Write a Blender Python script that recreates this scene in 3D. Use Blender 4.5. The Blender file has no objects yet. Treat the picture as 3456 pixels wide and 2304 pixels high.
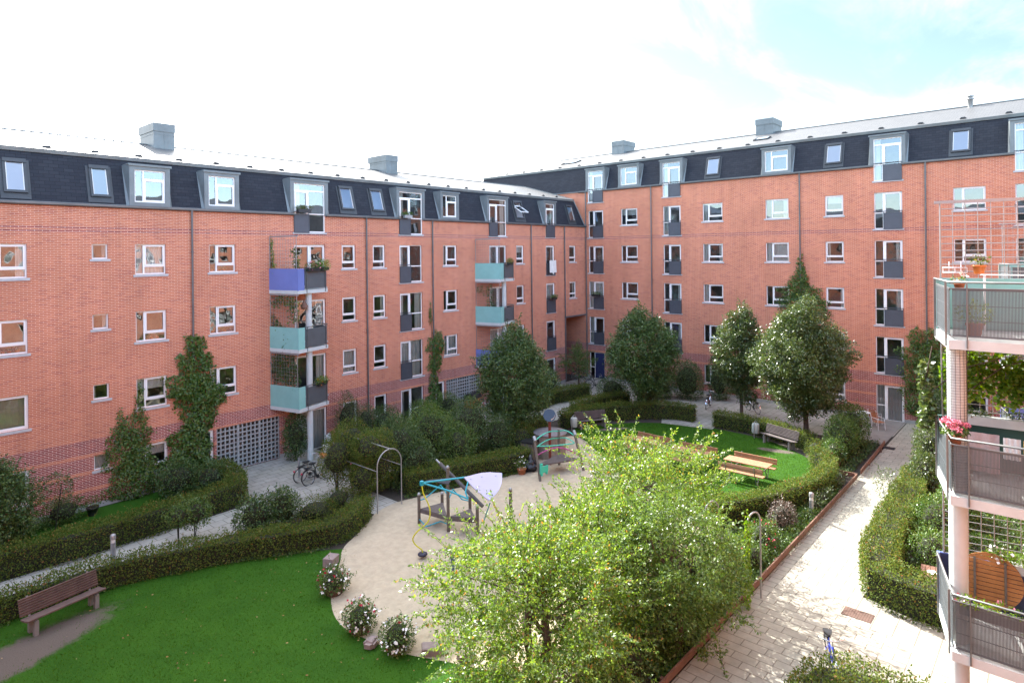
import bpy, bmesh, math, random
import numpy as np
from mathutils import Matrix, Vector
R = math.radians
SC = bpy.context.scene
COL = SC.collection

# ------------------------------------------------------------------ camera
EYE = 9.9
FPX = 2131.0
ROLL = 0.0112
cam_d = bpy.data.cameras.new('camera')
cam = bpy.data.objects.new('camera', cam_d); COL.objects.link(cam)
cam_d.sensor_width = 36.0
cam_d.lens = 36.0 * FPX / 3456.0
cam_d.shift_y = -296.0 / 3456.0
cam_d.clip_start = 0.1; cam_d.clip_end = 3000
right = Vector((.6626, -.7490, -ROLL)).normalized()
back = Vector((-.7490, -.6626, 0)).normalized()
up = back.cross(right)
M = Matrix((right, up, back)).transposed().to_4x4()
M.translation = Vector((0, 0, EYE))
cam.matrix_world = M
SC.camera = cam

# ------------------------------------------------------------------ sky + sun
SUN = Vector((.40, 1.30, 1.0)).normalized()
elev = math.asin(SUN.z)
azim = math.atan2(SUN.x, SUN.y)          # clockwise from +Y
W = bpy.data.worlds.new('World'); SC.world = W; W.use_nodes = True
nt = W.node_tree; nt.nodes.clear()
N = nt.nodes.new; L = nt.links.new
out = N('ShaderNodeOutputWorld'); bg = N('ShaderNodeBackground')
sky = N('ShaderNodeTexSky'); sky.sky_type = 'NISHITA'; sky.sun_disc = False
sky.sun_elevation = elev; sky.sun_rotation = azim
sky.air_density = 1.0; sky.dust_density = 1.2; sky.ozone_density = 1.2
bg.inputs['Strength'].default_value = 0.15
tc = N('ShaderNodeTexCoord'); sep = N('ShaderNodeSeparateXYZ')
L(tc.outputs['Generated'], sep.inputs[0])
def wmath(op, a, b=None, c=None):
    m = N('ShaderNodeMath'); m.operation = op
    for i, v in enumerate((a, b, c)):
        if v is None: continue
        if isinstance(v, (int, float)): m.inputs[i].default_value = v
        else: L(v, m.inputs[i])
    return m.outputs[0]
zc = wmath('ADD', wmath('MAXIMUM', sep.outputs['Z'], 0.0), 0.16)
cx = wmath('DIVIDE', sep.outputs['X'], zc); cy = wmath('DIVIDE', sep.outputs['Y'], zc)
comb = N('ShaderNodeCombineXYZ'); L(cx, comb.inputs[0]); L(cy, comb.inputs[1])
mp = N('ShaderNodeMapping'); mp.inputs['Rotation'].default_value = (0, 0, R(-62)); mp.inputs['Scale'].default_value = (.9, 2.4, 1)
mp.inputs['Location'].default_value = (1.3, .4, 0)
L(comb.outputs[0], mp.inputs[0])
no = N('ShaderNodeTexNoise'); no.inputs['Scale'].default_value = 1.1; no.inputs['Detail'].default_value = 9; no.inputs['Roughness'].default_value = .62
no.inputs['Distortion'].default_value = .5
L(mp.outputs[0], no.inputs['Vector'])
def dot3(v):
    d = N('ShaderNodeVectorMath'); d.operation = 'DOT_PRODUCT'; L(tc.outputs['Generated'], d.inputs[0]); d.inputs[1].default_value = Vector(v).normalized(); return d.outputs['Value']
def ss(v, lo, hi, a=0.0, b=1.0):
    m = N('ShaderNodeMapRange'); m.interpolation_type = 'SMOOTHSTEP'; L(v, m.inputs['Value'])
    m.inputs['From Min'].default_value = lo; m.inputs['From Max'].default_value = hi; m.inputs['To Min'].default_value = a; m.inputs['To Max'].default_value = b; return m.outputs['Result']
dsun = dot3(SUN)
glow = wmath('MULTIPLY', ss(dot3((SUN.x - .36, SUN.y + .02, .12)), .62, .93), 1.5)   # bright veil of thin cloud round the sun side
low = wmath('MULTIPLY', ss(sep.outputs['Z'], .10, .25, .85, 0.0), ss(dot3((.749, .6626, 0)), -.2, .5))
over = ss(sep.outputs['Z'], .42, .62, 0.0, .55)  # overhead cloud out of view, added to brighten the shaded facades
cl = wmath('MULTIPLY', wmath('SUBTRACT', no.outputs['Fac'], .495), 2.0)
tot = wmath('ADD', wmath('ADD', wmath('ADD', cl, glow), low), over)
front = dot3((.749, .6626, 0))
cmap = wmath('MULTIPLY', ss(tot, -.15, 1.1), wmath('MAXIMUM', ss(front, -.6, .3, .35, 1.0), over))
cloudv = wmath('ADD', wmath('ADD', 3.4, wmath('MULTIPLY', ss(dsun, .62, .98), 9.0)), wmath('MULTIPLY', over, 1.0))
ccol = N('ShaderNodeVectorMath'); ccol.operation = 'SCALE'; ccol.inputs[0].default_value = (1.0, .995, .985); L(cloudv, ccol.inputs['Scale'])
skyf = N('ShaderNodeVectorMath'); skyf.operation = 'MULTIPLY'; L(sky.outputs[0], skyf.inputs[0])
tint = N('ShaderNodeMix'); tint.data_type = 'RGBA'; L(ss(front, -.1, .6), tint.inputs[0]); tint.inputs[6].default_value = (1.7, 1.7, 1.7, 1); tint.inputs[7].default_value = (.42, .43, .39, 1)  # sky dimmed ahead, raised behind the camera to brighten the facades
L(tint.outputs[2], skyf.inputs[1])
mix = N('ShaderNodeMix'); mix.data_type = 'RGBA'
L(cmap, mix.inputs[0]); L(skyf.outputs[0], mix.inputs[6]); L(ccol.outputs[0], mix.inputs[7])
L(mix.outputs[2], bg.inputs['Color']); L(bg.outputs[0], out.inputs['Surface'])

sd = bpy.data.lights.new('sun', 'SUN'); sd.energy = 4.3; sd.angle = R(.53); sd.color = (1, .965, .90)
so = bpy.data.objects.new('sun', sd); COL.objects.link(so)
so.rotation_euler = (-SUN).to_track_quat('-Z', 'Y').to_euler(); so.location = (0, 0, 60)
SC.view_settings.view_transform = 'Standard'; SC.view_settings.look = 'None'
SC.view_settings.exposure = 2.06; SC.view_settings.gamma = 1.0
SC.cycles.max_bounces = 6; SC.cycles.diffuse_bounces = 3; SC.cycles.glossy_bounces = 3
SC.cycles.transmission_bounces = 3; SC.cycles.transparent_max_bounces = 12
SC.cycles.caustics_reflective = False; SC.cycles.caustics_refractive = False
SC.cycles.sample_clamp_indirect = 6.0
SC.cycles.use_denoising = True

# ------------------------------------------------------------------ photo pixel -> point in the place (layout survey)
K = 3456.0 / 2352.0
def G(x, y, z=0.0):
    dx, dy = x * K - 1728.0, y * K - 856.0
    a, d = (dx - dy * ROLL) / FPX, (dx * ROLL + dy) / FPX
    t = (EYE - z) / d
    return (( .6626 * a + .7490) * t, (-.7490 * a + .6626) * t)

# ------------------------------------------------------------------ materials
MATS = {}
def newmat(name):
    m = bpy.data.materials.new(name); m.use_nodes = True
    return m, m.node_tree, m.node_tree.nodes['Principled BSDF']
def nd(t, kind, **kw):
    n = t.nodes.new(kind)
    for k, v in kw.items():
        if k in n.inputs.keys(): n.inputs[k].default_value = v
        else: setattr(n, k, v)
    return n
def mixc(t, fac, a, b, blend='MIX'):
    m = t.nodes.new('ShaderNodeMix'); m.data_type = 'RGBA'; m.blend_type = blend
    for i, v in ((0, fac), (6, a), (7, b)):
        if hasattr(v, 'type') and hasattr(v, 'links'): t.links.new(v, m.inputs[i])
        elif i == 0: m.inputs[0].default_value = v
        else: m.inputs[i].default_value = (*v[:3], 1)
    return m.outputs[2]
def mth(t, op, a, b=0.0, c=0.0):
    m = t.nodes.new('ShaderNodeMath'); m.operation = op
    for i, v in enumerate((a, b, c)):
        if isinstance(v, (int, float)): m.inputs[i].default_value = v
        else: t.links.new(v, m.inputs[i])
    return m.outputs[0]
def simple(name, col, rough=.6, var=.25, scale=3.0, bump=0.0, metal=0.0, bscale=None, spec=.5, col2=None):
    if name in MATS: return MATS[name]
    m, t, p = newmat(name)
    tcn = nd(t, 'ShaderNodeTexCoord')
    n = nd(t, 'ShaderNodeTexNoise', Scale=scale, Detail=6.0, Roughness=.65); t.links.new(tcn.outputs['Object'], n.inputs['Vector'])
    c2 = col2 or tuple(c * (1 - var) for c in col)
    mr = nd(t, 'ShaderNodeMapRange'); mr.inputs['From Min'].default_value = .32; mr.inputs['From Max'].default_value = .68
    t.links.new(n.outputs['Fac'], mr.inputs['Value'])
    t.links.new(mixc(t, mr.outputs['Result'], c2, col), p.inputs['Base Color'])
    p.inputs['Roughness'].default_value = rough; p.inputs['Metallic'].default_value = metal
    p.inputs['Specular IOR Level'].default_value = spec
    if bump:
        b = nd(t, 'ShaderNodeBump', Strength=bump, Distance=.02)
        n2 = nd(t, 'ShaderNodeTexNoise', Scale=bscale or scale * 6, Detail=4.0); t.links.new(tcn.outputs['Object'], n2.inputs['Vector'])
        t.links.new(n2.outputs['Fac'], b.inputs['Height']); t.links.new(b.outputs['Normal'], p.inputs['Normal'])
    MATS[name] = m
    return m
def brick_wall(name):
    m, t, p = newmat(name); l = t.links.new
    uv = nd(t, 'ShaderNodeUVMap'); uv.uv_map = 'uv'
    s = nd(t, 'ShaderNodeSeparateXYZ'); l(uv.outputs[0], s.inputs[0])
    def bricks(c1, c2, mo, bias):
        b = nd(t, 'ShaderNodeTexBrick'); b.offset = .5; b.squash = 1
        l(uv.outputs[0], b.inputs['Vector'])
        b.inputs['Color1'].default_value = (*c1, 1); b.inputs['Color2'].default_value = (*c2, 1); b.inputs['Mortar'].default_value = (*mo, 1)
        b.inputs['Scale'].default_value = 1; b.inputs['Mortar Size'].default_value = .0076; b.inputs['Mortar Smooth'].default_value = .2
        b.inputs['Bias'].default_value = bias; b.inputs['Brick Width'].default_value = .24; b.inputs['Row Height'].default_value = .0667
        return b
    a = bricks((.545, .190, .100), (.475, .152, .084), (.68, .43, .32), -.1)
    d = bricks((.22, .045, .042), (.33, .078, .060), (.74, .54, .45), 0.0)
    # a few purple-burnt stretchers among the orange ones
    wn = nd(t, 'ShaderNodeTexWhiteNoise'); wn.noise_dimensions = '2D'
    row = mth(t, 'FLOOR', mth(t, 'DIVIDE', s.outputs['Y'], .0667))
    colx = mth(t, 'FLOOR', mth(t, 'DIVIDE', mth(t, 'ADD', s.outputs['X'], mth(t, 'MULTIPLY', mth(t, 'MODULO', row, 2.0), .12)), .24))
    cb = nd(t, 'ShaderNodeCombineXYZ'); l(colx, cb.inputs[0]); l(row, cb.inputs[1]); l(cb.outputs[0], wn.inputs['Vector'])
    burnt = mth(t, 'GREATER_THAN', wn.outputs['Value'], .86)
    notmo = mth(t, 'SUBTRACT', 1.0, a.outputs['Fac'])
    ca = mixc(t, mth(t, 'MULTIPLY', mth(t, 'MULTIPLY', burnt, notmo), .38), a.outputs['Color'], (.27, .055, .055))
    z = s.outputs['Y']
    dark = mth(t, 'LESS_THAN', z, 2.735)
    stripe = mth(t, 'LESS_THAN', mth(t, 'MODULO', mth(t, 'ADD', z, .62), .667), .134)
    stripe = mth(t, 'MULTIPLY', stripe, mth(t, 'LESS_THAN', z, 2.3))
    dark = mth(t, 'MULTIPLY', dark, mth(t, 'SUBTRACT', 1.0, stripe))
    b1 = mth(t, 'COMPARE', z, 11.105, .034); b2 = mth(t, 'COMPARE', z, 10.97, .034)
    course = mth(t, 'MAXIMUM', b1, b2)
    dark = mth(t, 'MAXIMUM', dark, course)
    c = mixc(t, dark, ca, d.outputs['Color'])
    tcn = nd(t, 'ShaderNodeTexCoord')
    n0 = nd(t, 'ShaderNodeTexNoise', Scale=.35, Detail=5.0, Roughness=.6); l(tcn.outputs['Object'], n0.inputs['Vector'])
    st = nd(t, 'ShaderNodeMapping'); st.inputs['Scale'].default_value = (2.6, 2.6, .16); l(tcn.outputs['Object'], st.inputs[0])
    n1 = nd(t, 'ShaderNodeTexNoise', Scale=1.0, Detail=4.0, Roughness=.6); l(st.outputs[0], n1.inputs['Vector'])
    nsum = mth(t, 'ADD', mth(t, 'MULTIPLY', n0.outputs['Fac'], .6), mth(t, 'MULTIPLY', n1.outputs['Fac'], .4))
    mr = nd(t, 'ShaderNodeMapRange'); mr.inputs['To Min'].default_value = .80; mr.inputs['To Max'].default_value = 1.16
    mr.inputs['From Min'].default_value = .3; mr.inputs['From Max'].default_value = .7
    l(nsum, mr.inputs['Value'])
    hs = nd(t, 'ShaderNodeHueSaturation'); l(c, hs.inputs['Color']); l(mr.outputs['Result'], hs.inputs['Value'])
    l(hs.outputs['Color'], p.inputs['Base Color']); p.inputs['Roughness'].default_value = .88; p.inputs['Specular IOR Level'].default_value = .25
    bm_ = nd(t, 'ShaderNodeBump', Strength=.5, Distance=.006); bm_.invert = True
    l(a.outputs['Fac'], bm_.inputs['Height']); l(bm_.outputs['Normal'], p.inputs['Normal'])
    return m
def shingle(name, c1, c2, mo, rough, bw=.33, rh=.14, spec=.5):
    m, t, p = newmat(name); l = t.links.new
    uv = nd(t, 'ShaderNodeUVMap'); uv.uv_map = 'uv'
    b = nd(t, 'ShaderNodeTexBrick'); l(uv.outputs[0], b.inputs['Vector'])
    b.inputs['Color1'].default_value = (*c1, 1); b.inputs['Color2'].default_value = (*c2, 1); b.inputs['Mortar'].default_value = (*mo, 1)
    b.inputs['Scale'].default_value = 1; b.inputs['Mortar Size'].default_value = .008; b.inputs['Brick Width'].default_value = bw; b.inputs['Row Height'].default_value = rh
    n = nd(t, 'ShaderNodeTexNoise', Scale=1.1, Detail=5.0); l(uv.outputs[0], n.inputs['Vector'])
    l(mixc(t, mth(t, 'MULTIPLY', n.outputs['Fac'], .5), b.outputs['Color'], tuple(x * .6 for x in c1)), p.inputs['Base Color'])
    p.inputs['Roughness'].default_value = rough; p.inputs['Specular IOR Level'].default_value = spec
    bm_ = nd(t, 'ShaderNodeBump', Strength=.4, Distance=.01); bm_.invert = True
    l(b.outputs['Fac'], bm_.inputs['Height']); l(bm_.outputs['Normal'], p.inputs['Normal'])
    return m
def glass_mat(name, tint=(.86, .9, .88), boost=2.0, wavy=.02, base=.07):
    m = bpy.data.materials.new(name); m.use_nodes = True; t = m.node_tree; t.nodes.clear(); l = t.links.new
    o = nd(t, 'ShaderNodeOutputMaterial'); tr = nd(t, 'ShaderNodeBsdfTransparent'); gl = nd(t, 'ShaderNodeBsdfGlossy')
    tr.inputs[0].default_value = (*tint, 1); gl.inputs['Roughness'].default_value = .0; gl.inputs['Color'].default_value = (.80, .90, 1, 1)
    fr = nd(t, 'ShaderNodeFresnel', IOR=1.5)
    mx = nd(t, 'ShaderNodeMixShader')
    l(mth(t, 'MINIMUM', mth(t, 'ADD', mth(t, 'MULTIPLY', fr.outputs[0], boost), base), 1.0), mx.inputs[0])
    l(tr.outputs[0], mx.inputs[1]); l(gl.outputs[0], mx.inputs[2]); l(mx.outputs[0], o.inputs[0])
    tcn = nd(t, 'ShaderNodeTexCoord'); oi = nd(t, 'ShaderNodeObjectInfo')
    v = nd(t, 'ShaderNodeVectorMath', operation='ADD'); l(tcn.outputs['Object'], v.inputs[0])
    sc_ = nd(t, 'ShaderNodeVectorMath', operation='SCALE'); l(oi.outputs['Location'], sc_.inputs[0]); sc_.inputs['Scale'].default_value = 3.7
    l(sc_.outputs[0], v.inputs[1])
    n = nd(t, 'ShaderNodeTexNoise', Scale=1.3, Detail=1.0); l(v.outputs[0], n.inputs['Vector'])
    b = nd(t, 'ShaderNodeBump', Strength=1.0, Distance=wavy); l(n.outputs['Fac'], b.inputs['Height'])
    l(b.outputs[0], gl.inputs['Normal'])
    return m
def leaf_mat(name, cols, rough=.42, trans=.3, spec=.5, tcol=None):
    if name in MATS: return MATS[name]
    m, t, p = newmat(name); l = t.links.new
    g = nd(t, 'ShaderNodeNewGeometry')
    r = nd(t, 'ShaderNodeValToRGB'); r.color_ramp.interpolation = 'LINEAR'
    e = r.color_ramp.elements
    while len(e) < len(cols): e.new(.5)
    for i, (pos, c) in enumerate(cols): e[i].position = pos; e[i].color = (*c, 1)
    l(g.outputs['Random Per Island'], r.inputs[0]); l(r.outputs[0], p.inputs['Base Color'])
    p.inputs['Roughness'].default_value = rough; p.inputs['Specular IOR Level'].default_value = spec
    if trans:
        tr = nd(t, 'ShaderNodeBsdfTranslucent')
        hs = nd(t, 'ShaderNodeHueSaturation', Saturation=1.1, Value=1.9, Hue=.492); l(r.outputs[0], hs.inputs['Color']); l(hs.outputs[0], tr.inputs[0])
        mx = nd(t, 'ShaderNodeMixShader'); mx.inputs[0].default_value = trans
        l(p.outputs[0], mx.inputs[1]); l(tr.outputs[0], mx.inputs[2]); l(mx.outputs[0], t.nodes['Material Output'].inputs[0])
    MATS[name] = m
    return m
def paver(name, bw, rh, rot, c1, c2, mo, moss=0.0, off=.5):
    m, t, p = newmat(name); l = t.links.new
    tcn = nd(t, 'ShaderNodeTexCoord'); mp_ = nd(t, 'ShaderNodeMapping'); mp_.inputs['Rotation'].default_value = (0, 0, R(rot))
    l(tcn.outputs['Object'], mp_.inputs[0])
    b = nd(t, 'ShaderNodeTexBrick'); b.offset = off; l(mp_.outputs[0], b.inputs['Vector'])
    b.inputs['Color1'].default_value = (*c1, 1); b.inputs['Color2'].default_value = (*c2, 1); b.inputs['Mortar'].default_value = (*mo, 1)
    b.inputs['Scale'].default_value = 1; b.inputs['Mortar Size'].default_value = .012; b.inputs['Brick Width'].default_value = bw; b.inputs['Row Height'].default_value = rh
    n = nd(t, 'ShaderNodeTexNoise', Scale=1.4, Detail=8.0, Roughness=.7); l(tcn.outputs['Object'], n.inputs['Vector'])
    n2 = nd(t, 'ShaderNodeTexNoise', Scale=28.0, Detail=3.0); l(tcn.outputs['Object'], n2.inputs['Vector'])
    c = mixc(t, mth(t, 'MULTIPLY', mth(t, 'SUBTRACT', n2.outputs['Fac'], .3), .5), b.outputs['Color'], tuple(x * .55 for x in c1))
    if moss:
        n3 = nd(t, 'ShaderNodeTexNoise', Scale=.32, Detail=4.0); l(tcn.outputs['Object'], n3.inputs['Vector'])
        f = nd(t, 'ShaderNodeMapRange'); f.inputs['From Min'].default_value = .46; f.inputs['From Max'].default_value = .66; f.inputs['To Max'].default_value = moss
        l(n3.outputs['Fac'], f.inputs['Value']); c = mixc(t, f.outputs['Result'], c, (.10, .11, .04))
    f2 = nd(t, 'ShaderNodeMapRange'); f2.inputs['From Min'].default_value = .35; f2.inputs['From Max'].default_value = .7; f2.inputs['To Min'].default_value = .78; f2.inputs['To Max'].default_value = 1.12
    l(n.outputs['Fac'], f2.inputs['Value'])
    hs = nd(t, 'ShaderNodeHueSaturation'); l(c, hs.inputs['Color']); l(f2.outputs['Result'], hs.inputs['Value'])
    l(hs.outputs[0], p.inputs['Base Color']); p.inputs['Roughness'].default_value = .85
    bm_ = nd(t, 'ShaderNodeBump', Strength=.5, Distance=.008); bm_.invert = True
    l(b.outputs['Fac'], bm_.inputs['Height']); l(bm_.outputs['Normal'], p.inputs['Normal'])
    return m

BRICK = brick_wall('red_brick')
SLATE = shingle('dark_shingle', (.033, .037, .047), (.022, .025, .034), (.012, .013, .018), .75, spec=.2)
ROOFTOP = shingle('sunlit_shingle', (.15, .146, .142), (.11, .108, .108), (.04, .04, .04), .42, spec=.5)  # same shingle as the mansard, its colour lightened for sun on the top slope
ZINC = simple('zinc', (.185, .21, .215), .5, .3, 1.2, metal=.2)
GUTTER = simple('gutter_zinc', (.16, .165, .165), .45, .3, 1.5, metal=.4)
FRAME = simple('white_paint', (.84, .83, .80), .45, .06, 2)
SILL = simple('sill_stone', (.48, .48, .47), .7, .2, 5)
GLASS = glass_mat('window_glass')
GLASS_SKY = glass_mat('roof_glass', boost=2.6, wavy=.003, base=.08)
ROOM = simple('room_interior', (.30, .27, .23), .9, .5, 1.0)
CURT = simple('curtain_cloth', (.72, .70, .66), .9, .12, 3)
BLIND = simple('blind_cloth', (.50, .42, .30), .9, .12, 3)
RAILP = simple('railing_metal', (.085, .092, .108), .5, .2, 2, metal=.3)
CONC = simple('concrete', (.50, .48, .44), .85, .25, 2.5, bump=.1)
CONCP = simple('pale_painted_concrete', (.55, .585, .565), .8, .15, 2.5)
PLINTH = simple('plinth_concrete', (.40, .40, .38), .9, .2, 3)
TEAL = simple('teal_panel_paint', (.24, .50, .46), .5, .12, 1.6)
BLUEP = simple('blue_panel_paint', (.145, .195, .47), .5, .12, 1.6)
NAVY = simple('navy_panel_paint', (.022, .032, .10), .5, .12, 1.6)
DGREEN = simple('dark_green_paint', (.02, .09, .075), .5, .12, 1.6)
GALV = simple('galvanised_steel', (.36, .37, .37), .4, .2, 6, metal=.5)
BLACK = simple('black_metal', (.02, .02, .022), .45, .2, 5)
RUBBER = simple('rubber', (.018, .018, .018), .75, .2, 5)
CHROME = simple('chrome', (.65, .66, .68), .2, .1, 5, metal=.9)
TIMBER = simple('brown_timber', (.20, .10, .065), .75, .4, 3, bump=.2)
OLDWOOD = simple('weathered_wood', (.155, .130, .105), .85, .35, 4, bump=.25)
GREYWOOD = simple('grey_plank_wood', (.13, .105, .10), .8, .3, 5, bump=.2)
PICNIC = simple('orange_larch_wood', (.40, .20, .105), .6, .25, 5, bump=.1)
TABLEW = simple('teak_slats', (.44, .19, .055), .5, .35, 4)
SOIL = simple('soil', (.060, .048, .036), .95, .4, 2, bump=.5)
MUD = simple('trampled_earth', (.095, .078, .066), .95, .3, 1.5, bump=.3)
TERRA = simple('terracotta', (.42, .14, .06), .8, .2, 4)
BARK = simple('bark', (.11, .075, .055), .9, .4, 6, bump=.6)
STONE = simple('pink_granite', (.30, .23, .215), .85, .3, 6, bump=.4)
ORANGE = simple('orange_plastic', (.60, .16, .025), .5, .15, 4)
TUR = simple('turquoise_tube', (.02, .33, .42), .35, .1, 3)
MINT = simple('mint_tube', (.05, .52, .36), .35, .1, 3)
MAGENTA = simple('magenta_tube', (.38, .05, .22), .35, .1, 3)
YELLOW = simple('yellow_rope', (.62, .60, .03), .5, .15, 5)
LILAC = simple('pale_lilac_board', (.48, .455, .62), .4, .05, 2)
WHITEP = simple('white_plastic', (.80, .80, .80), .4, .05, 2)
PINKF = simple('pink_petal', (.85, .27, .36), .6, .3, 20)
REDF = simple('red_petal', (.62, .02, .08), .6, .3, 20)
WHITEF = simple('white_petal', (.85, .83, .83), .6, .08, 20)
# ------------------------------------------------------------------ mesh helpers
class MB:
    def __init__(s): s.v = []; s.f = []; s.m = []; s.uv = []; s.useuv = False; s.sm = []
    def face(s, pts, mi=0, uv=None, smooth=False):
        i = len(s.v); s.v += [tuple(p) for p in pts]; s.f.append(tuple(range(i, i + len(pts)))); s.m.append(mi); s.sm.append(smooth)
        if uv: s.useuv = True
        s.uv += list(uv) if uv else [(0, 0)] * len(pts)
        return s
    def mesh(s, vs, fs, mi=0, smooth=False):
        i = len(s.v); s.v += [tuple(p) for p in vs]
        for f in fs:
            s.f.append(tuple(i + k for k in f)); s.m.append(mi); s.sm.append(smooth); s.uv += [(0, 0)] * len(f)
        return s
    def box(s, x0, y0, z0, x1, y1, z1, mi=0, mat=None):
        vs = [(x0,y0,z0),(x1,y0,z0),(x1,y1,z0),(x0,y1,z0),(x0,y0,z1),(x1,y0,z1),(x1,y1,z1),(x0,y1,z1)]
        if mat is not None: vs = [tuple(mat @ Vector(v)) for v in vs]
        return s.mesh(vs, [(3,2,1,0),(4,5,6,7),(0,1,5,4),(1,2,6,5),(2,3,7,6),(3,0,4,7)], mi)
    def beam(s, a, b, w, h, mi=0, upv=(0,0,1)):
        a, b = Vector(a), Vector(b); d = (b - a); ln = d.length; d.normalize()
        u = Vector(upv); x = d.cross(u)
        if x.length < 1e-4: x = Vector((1,0,0))
        x.normalize(); y = x.cross(d)
        vs = []
        for t in (0, ln):
            for sx, sy in ((-1,-1),(1,-1),(1,1),(-1,1)): vs.append(tuple(a + d * t + x * sx * w / 2 + y * sy * h / 2))
        return s.mesh(vs, [(0,1,2,3),(7,6,5,4),(0,4,5,1),(1,5,6,2),(2,6,7,3),(3,7,4,0)], mi)
    def tube(s, pts, r, n=8, mi=0, cap=True, r2=None, closed=False):
        P = [Vector(p) for p in pts]; k = len(P); rings = []; prev = None
        for i in range(k):
            if closed: d = P[(i + 1) % k] - P[i - 1]
            else: d = P[min(i + 1, k - 1)] - P[max(i - 1, 0)]
            d.normalize()
            if prev is None:
                a = Vector((0,0,1)) if abs(d.z) < .9 else Vector((1,0,0)); x = d.cross(a).normalized()
            else:
                x = (prev - d * prev.dot(d)); x = x.normalized() if x.length > 1e-5 else d.orthogonal().normalized()
            prev = x; y = d.cross(x)
            rr = r if r2 is None else r + (r2 - r) * i / max(1, k - 1)
            if isinstance(r, (list, tuple)): rr = r[i]
            rings.append([tuple(P[i] + (x * math.cos(t) + y * math.sin(t)) * rr) for t in [2 * math.pi * j / n for j in range(n)]])
        vs = [v for rg in rings for v in rg]; fs = []
        for i in range(k if closed else k - 1):
            i2 = (i + 1) % k
            for j in range(n): fs.append((i*n+j, i*n+(j+1)%n, i2*n+(j+1)%n, i2*n+j))
        s.mesh(vs, fs, mi, True)
        if cap and not closed:
            s.mesh(rings[0], [tuple(range(n))[::-1]], mi); s.mesh(rings[-1], [tuple(range(n))], mi)
        return s
    def prism(s, poly, z0, z1, mi=0, fn=None):
        n = len(poly); vs = [(x, y, z0) for x, y in poly] + [(x, y, z1) for x, y in poly]
        if fn: vs = [fn(*v) for v in vs]
        return s.mesh(vs, [tuple(range(n))[::-1], tuple(range(n, 2*n))] + [(i, (i+1)%n, n+(i+1)%n, n+i) for i in range(n)], mi)
    def lathe(s, prof, n=14, c=(0,0,0), mi=0, smooth=True):
        vs = []; fs = []
        for r, z in prof:
            for j in range(n):
                a = 2 * math.pi * j / n; vs.append((c[0] + r * math.cos(a), c[1] + r * math.sin(a), c[2] + z))
        for i in range(len(prof) - 1):
            for j in range(n): fs.append((i*n+j, i*n+(j+1)%n, (i+1)*n+(j+1)%n, (i+1)*n+j))
        s.mesh(vs, fs, mi, smooth)
        s.mesh(vs[:n], [tuple(range(n))[::-1]], mi); s.mesh(vs[-n:], [tuple(range(n))], mi)
        return s
    def data(s, name, mats):
        me = bpy.data.meshes.new(name); me.from_pydata(s.v, [], s.f)
        for m in (mats if isinstance(mats, (list, tuple)) else [mats]): me.materials.append(m)
        me.polygons.foreach_set('material_index', s.m); me.polygons.foreach_set('use_smooth', s.sm)
        if s.useuv:
            l = me.uv_layers.new(name='uv'); l.data.foreach_set('uv', [c for u in s.uv for c in u])
        me.update(); return me
    def obj(s, name, mats, parent=None, loc=(0,0,0), rz=0):
        return link(name, s.data(name, mats), parent, loc, rz)
def link(name, data, parent=None, loc=(0,0,0), rz=0):
    o = bpy.data.objects.new(name, data); COL.objects.link(o); o.location = loc; o.rotation_euler = (0, 0, rz)
    if parent is not None: o.parent = parent
    return o
def tag(o, label, cat, group=None, kind=None):
    if label: o['label'] = label
    if cat: o['category'] = cat
    if group: o['group'] = group
    if kind: o['kind'] = kind
    return o
def thing(name, label, cat, loc=(0,0,0), rz=0, group=None):
    return tag(link(name, None, None, loc, rz), label, cat, group)
def structure(name, mb, mats):
    o = mb.obj(name, mats); o['kind'] = 'structure'; return o
def copy_tree(o, parent=None):
    c = o.copy(); COL.objects.link(c); c.parent = parent
    for ch in list(o.children): copy_tree(ch, c)
    return c

# ------------------------------------------------------------------ building kit: u along the facade (left to right seen from outside), d inwards, z up
def sheet(mb, us, vs, holes, fn, mi=0):
    us = sorted(set([round(u, 4) for u in us] + [round(h[i], 4) for h in holes for i in (0, 2)]))
    vs = sorted(set([round(v, 4) for v in vs] + [round(h[i], 4) for h in holes for i in (1, 3)]))
    u_lo, u_hi = us[0], us[-1]
    for j in range(len(vs) - 1):
        run = None
        for i in range(len(us) - 1):
            cu, cv = (us[i] + us[i+1]) / 2, (vs[j] + vs[j+1]) / 2
            inh = any(h[0] < cu < h[2] and h[1] < cv < h[3] for h in holes)
            if not inh and run is None: run = us[i]
            if run is not None and (inh or i == len(us) - 2):
                e = us[i] if inh else us[i+1]
                mb.face([fn(run, vs[j]), fn(e, vs[j]), fn(e, vs[j+1]), fn(run, vs[j+1])], mi, [(run, vs[j]), (e, vs[j]), (e, vs[j+1]), (run, vs[j+1])])
                run = None
def reveals(mb, holes, dep=.13):
    for a, z0, b, z1 in holes:
        mb.face([(a,0,z0),(a,dep,z0),(a,dep,z1),(a,0,z1)], 0, [(a,z0),(a+dep,z0),(a+dep,z1),(a,z1)])
        mb.face([(b,0,z0),(b,0,z1),(b,dep,z1),(b,dep,z0)], 0, [(b,z0),(b,z1),(b-dep,z1),(b-dep,z0)])
        mb.face([(a,0,z1),(a,dep,z1),(b,dep,z1),(b,0,z1)], 0, [(a,z1),(a,z1+dep),(b,z1+dep),(b,z1)])
        mb.face([(a,0,z0),(b,0,z0),(b,dep,z0),(a,dep,z0)], 0, [(a,z0),(b,z0),(b,z0-dep),(a,z0-dep)])
MESHC = {}
def cached(key, make):
    if key not in MESHC: MESHC[key] = make()
    return MESHC[key]
rw = random.Random(11)
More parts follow.
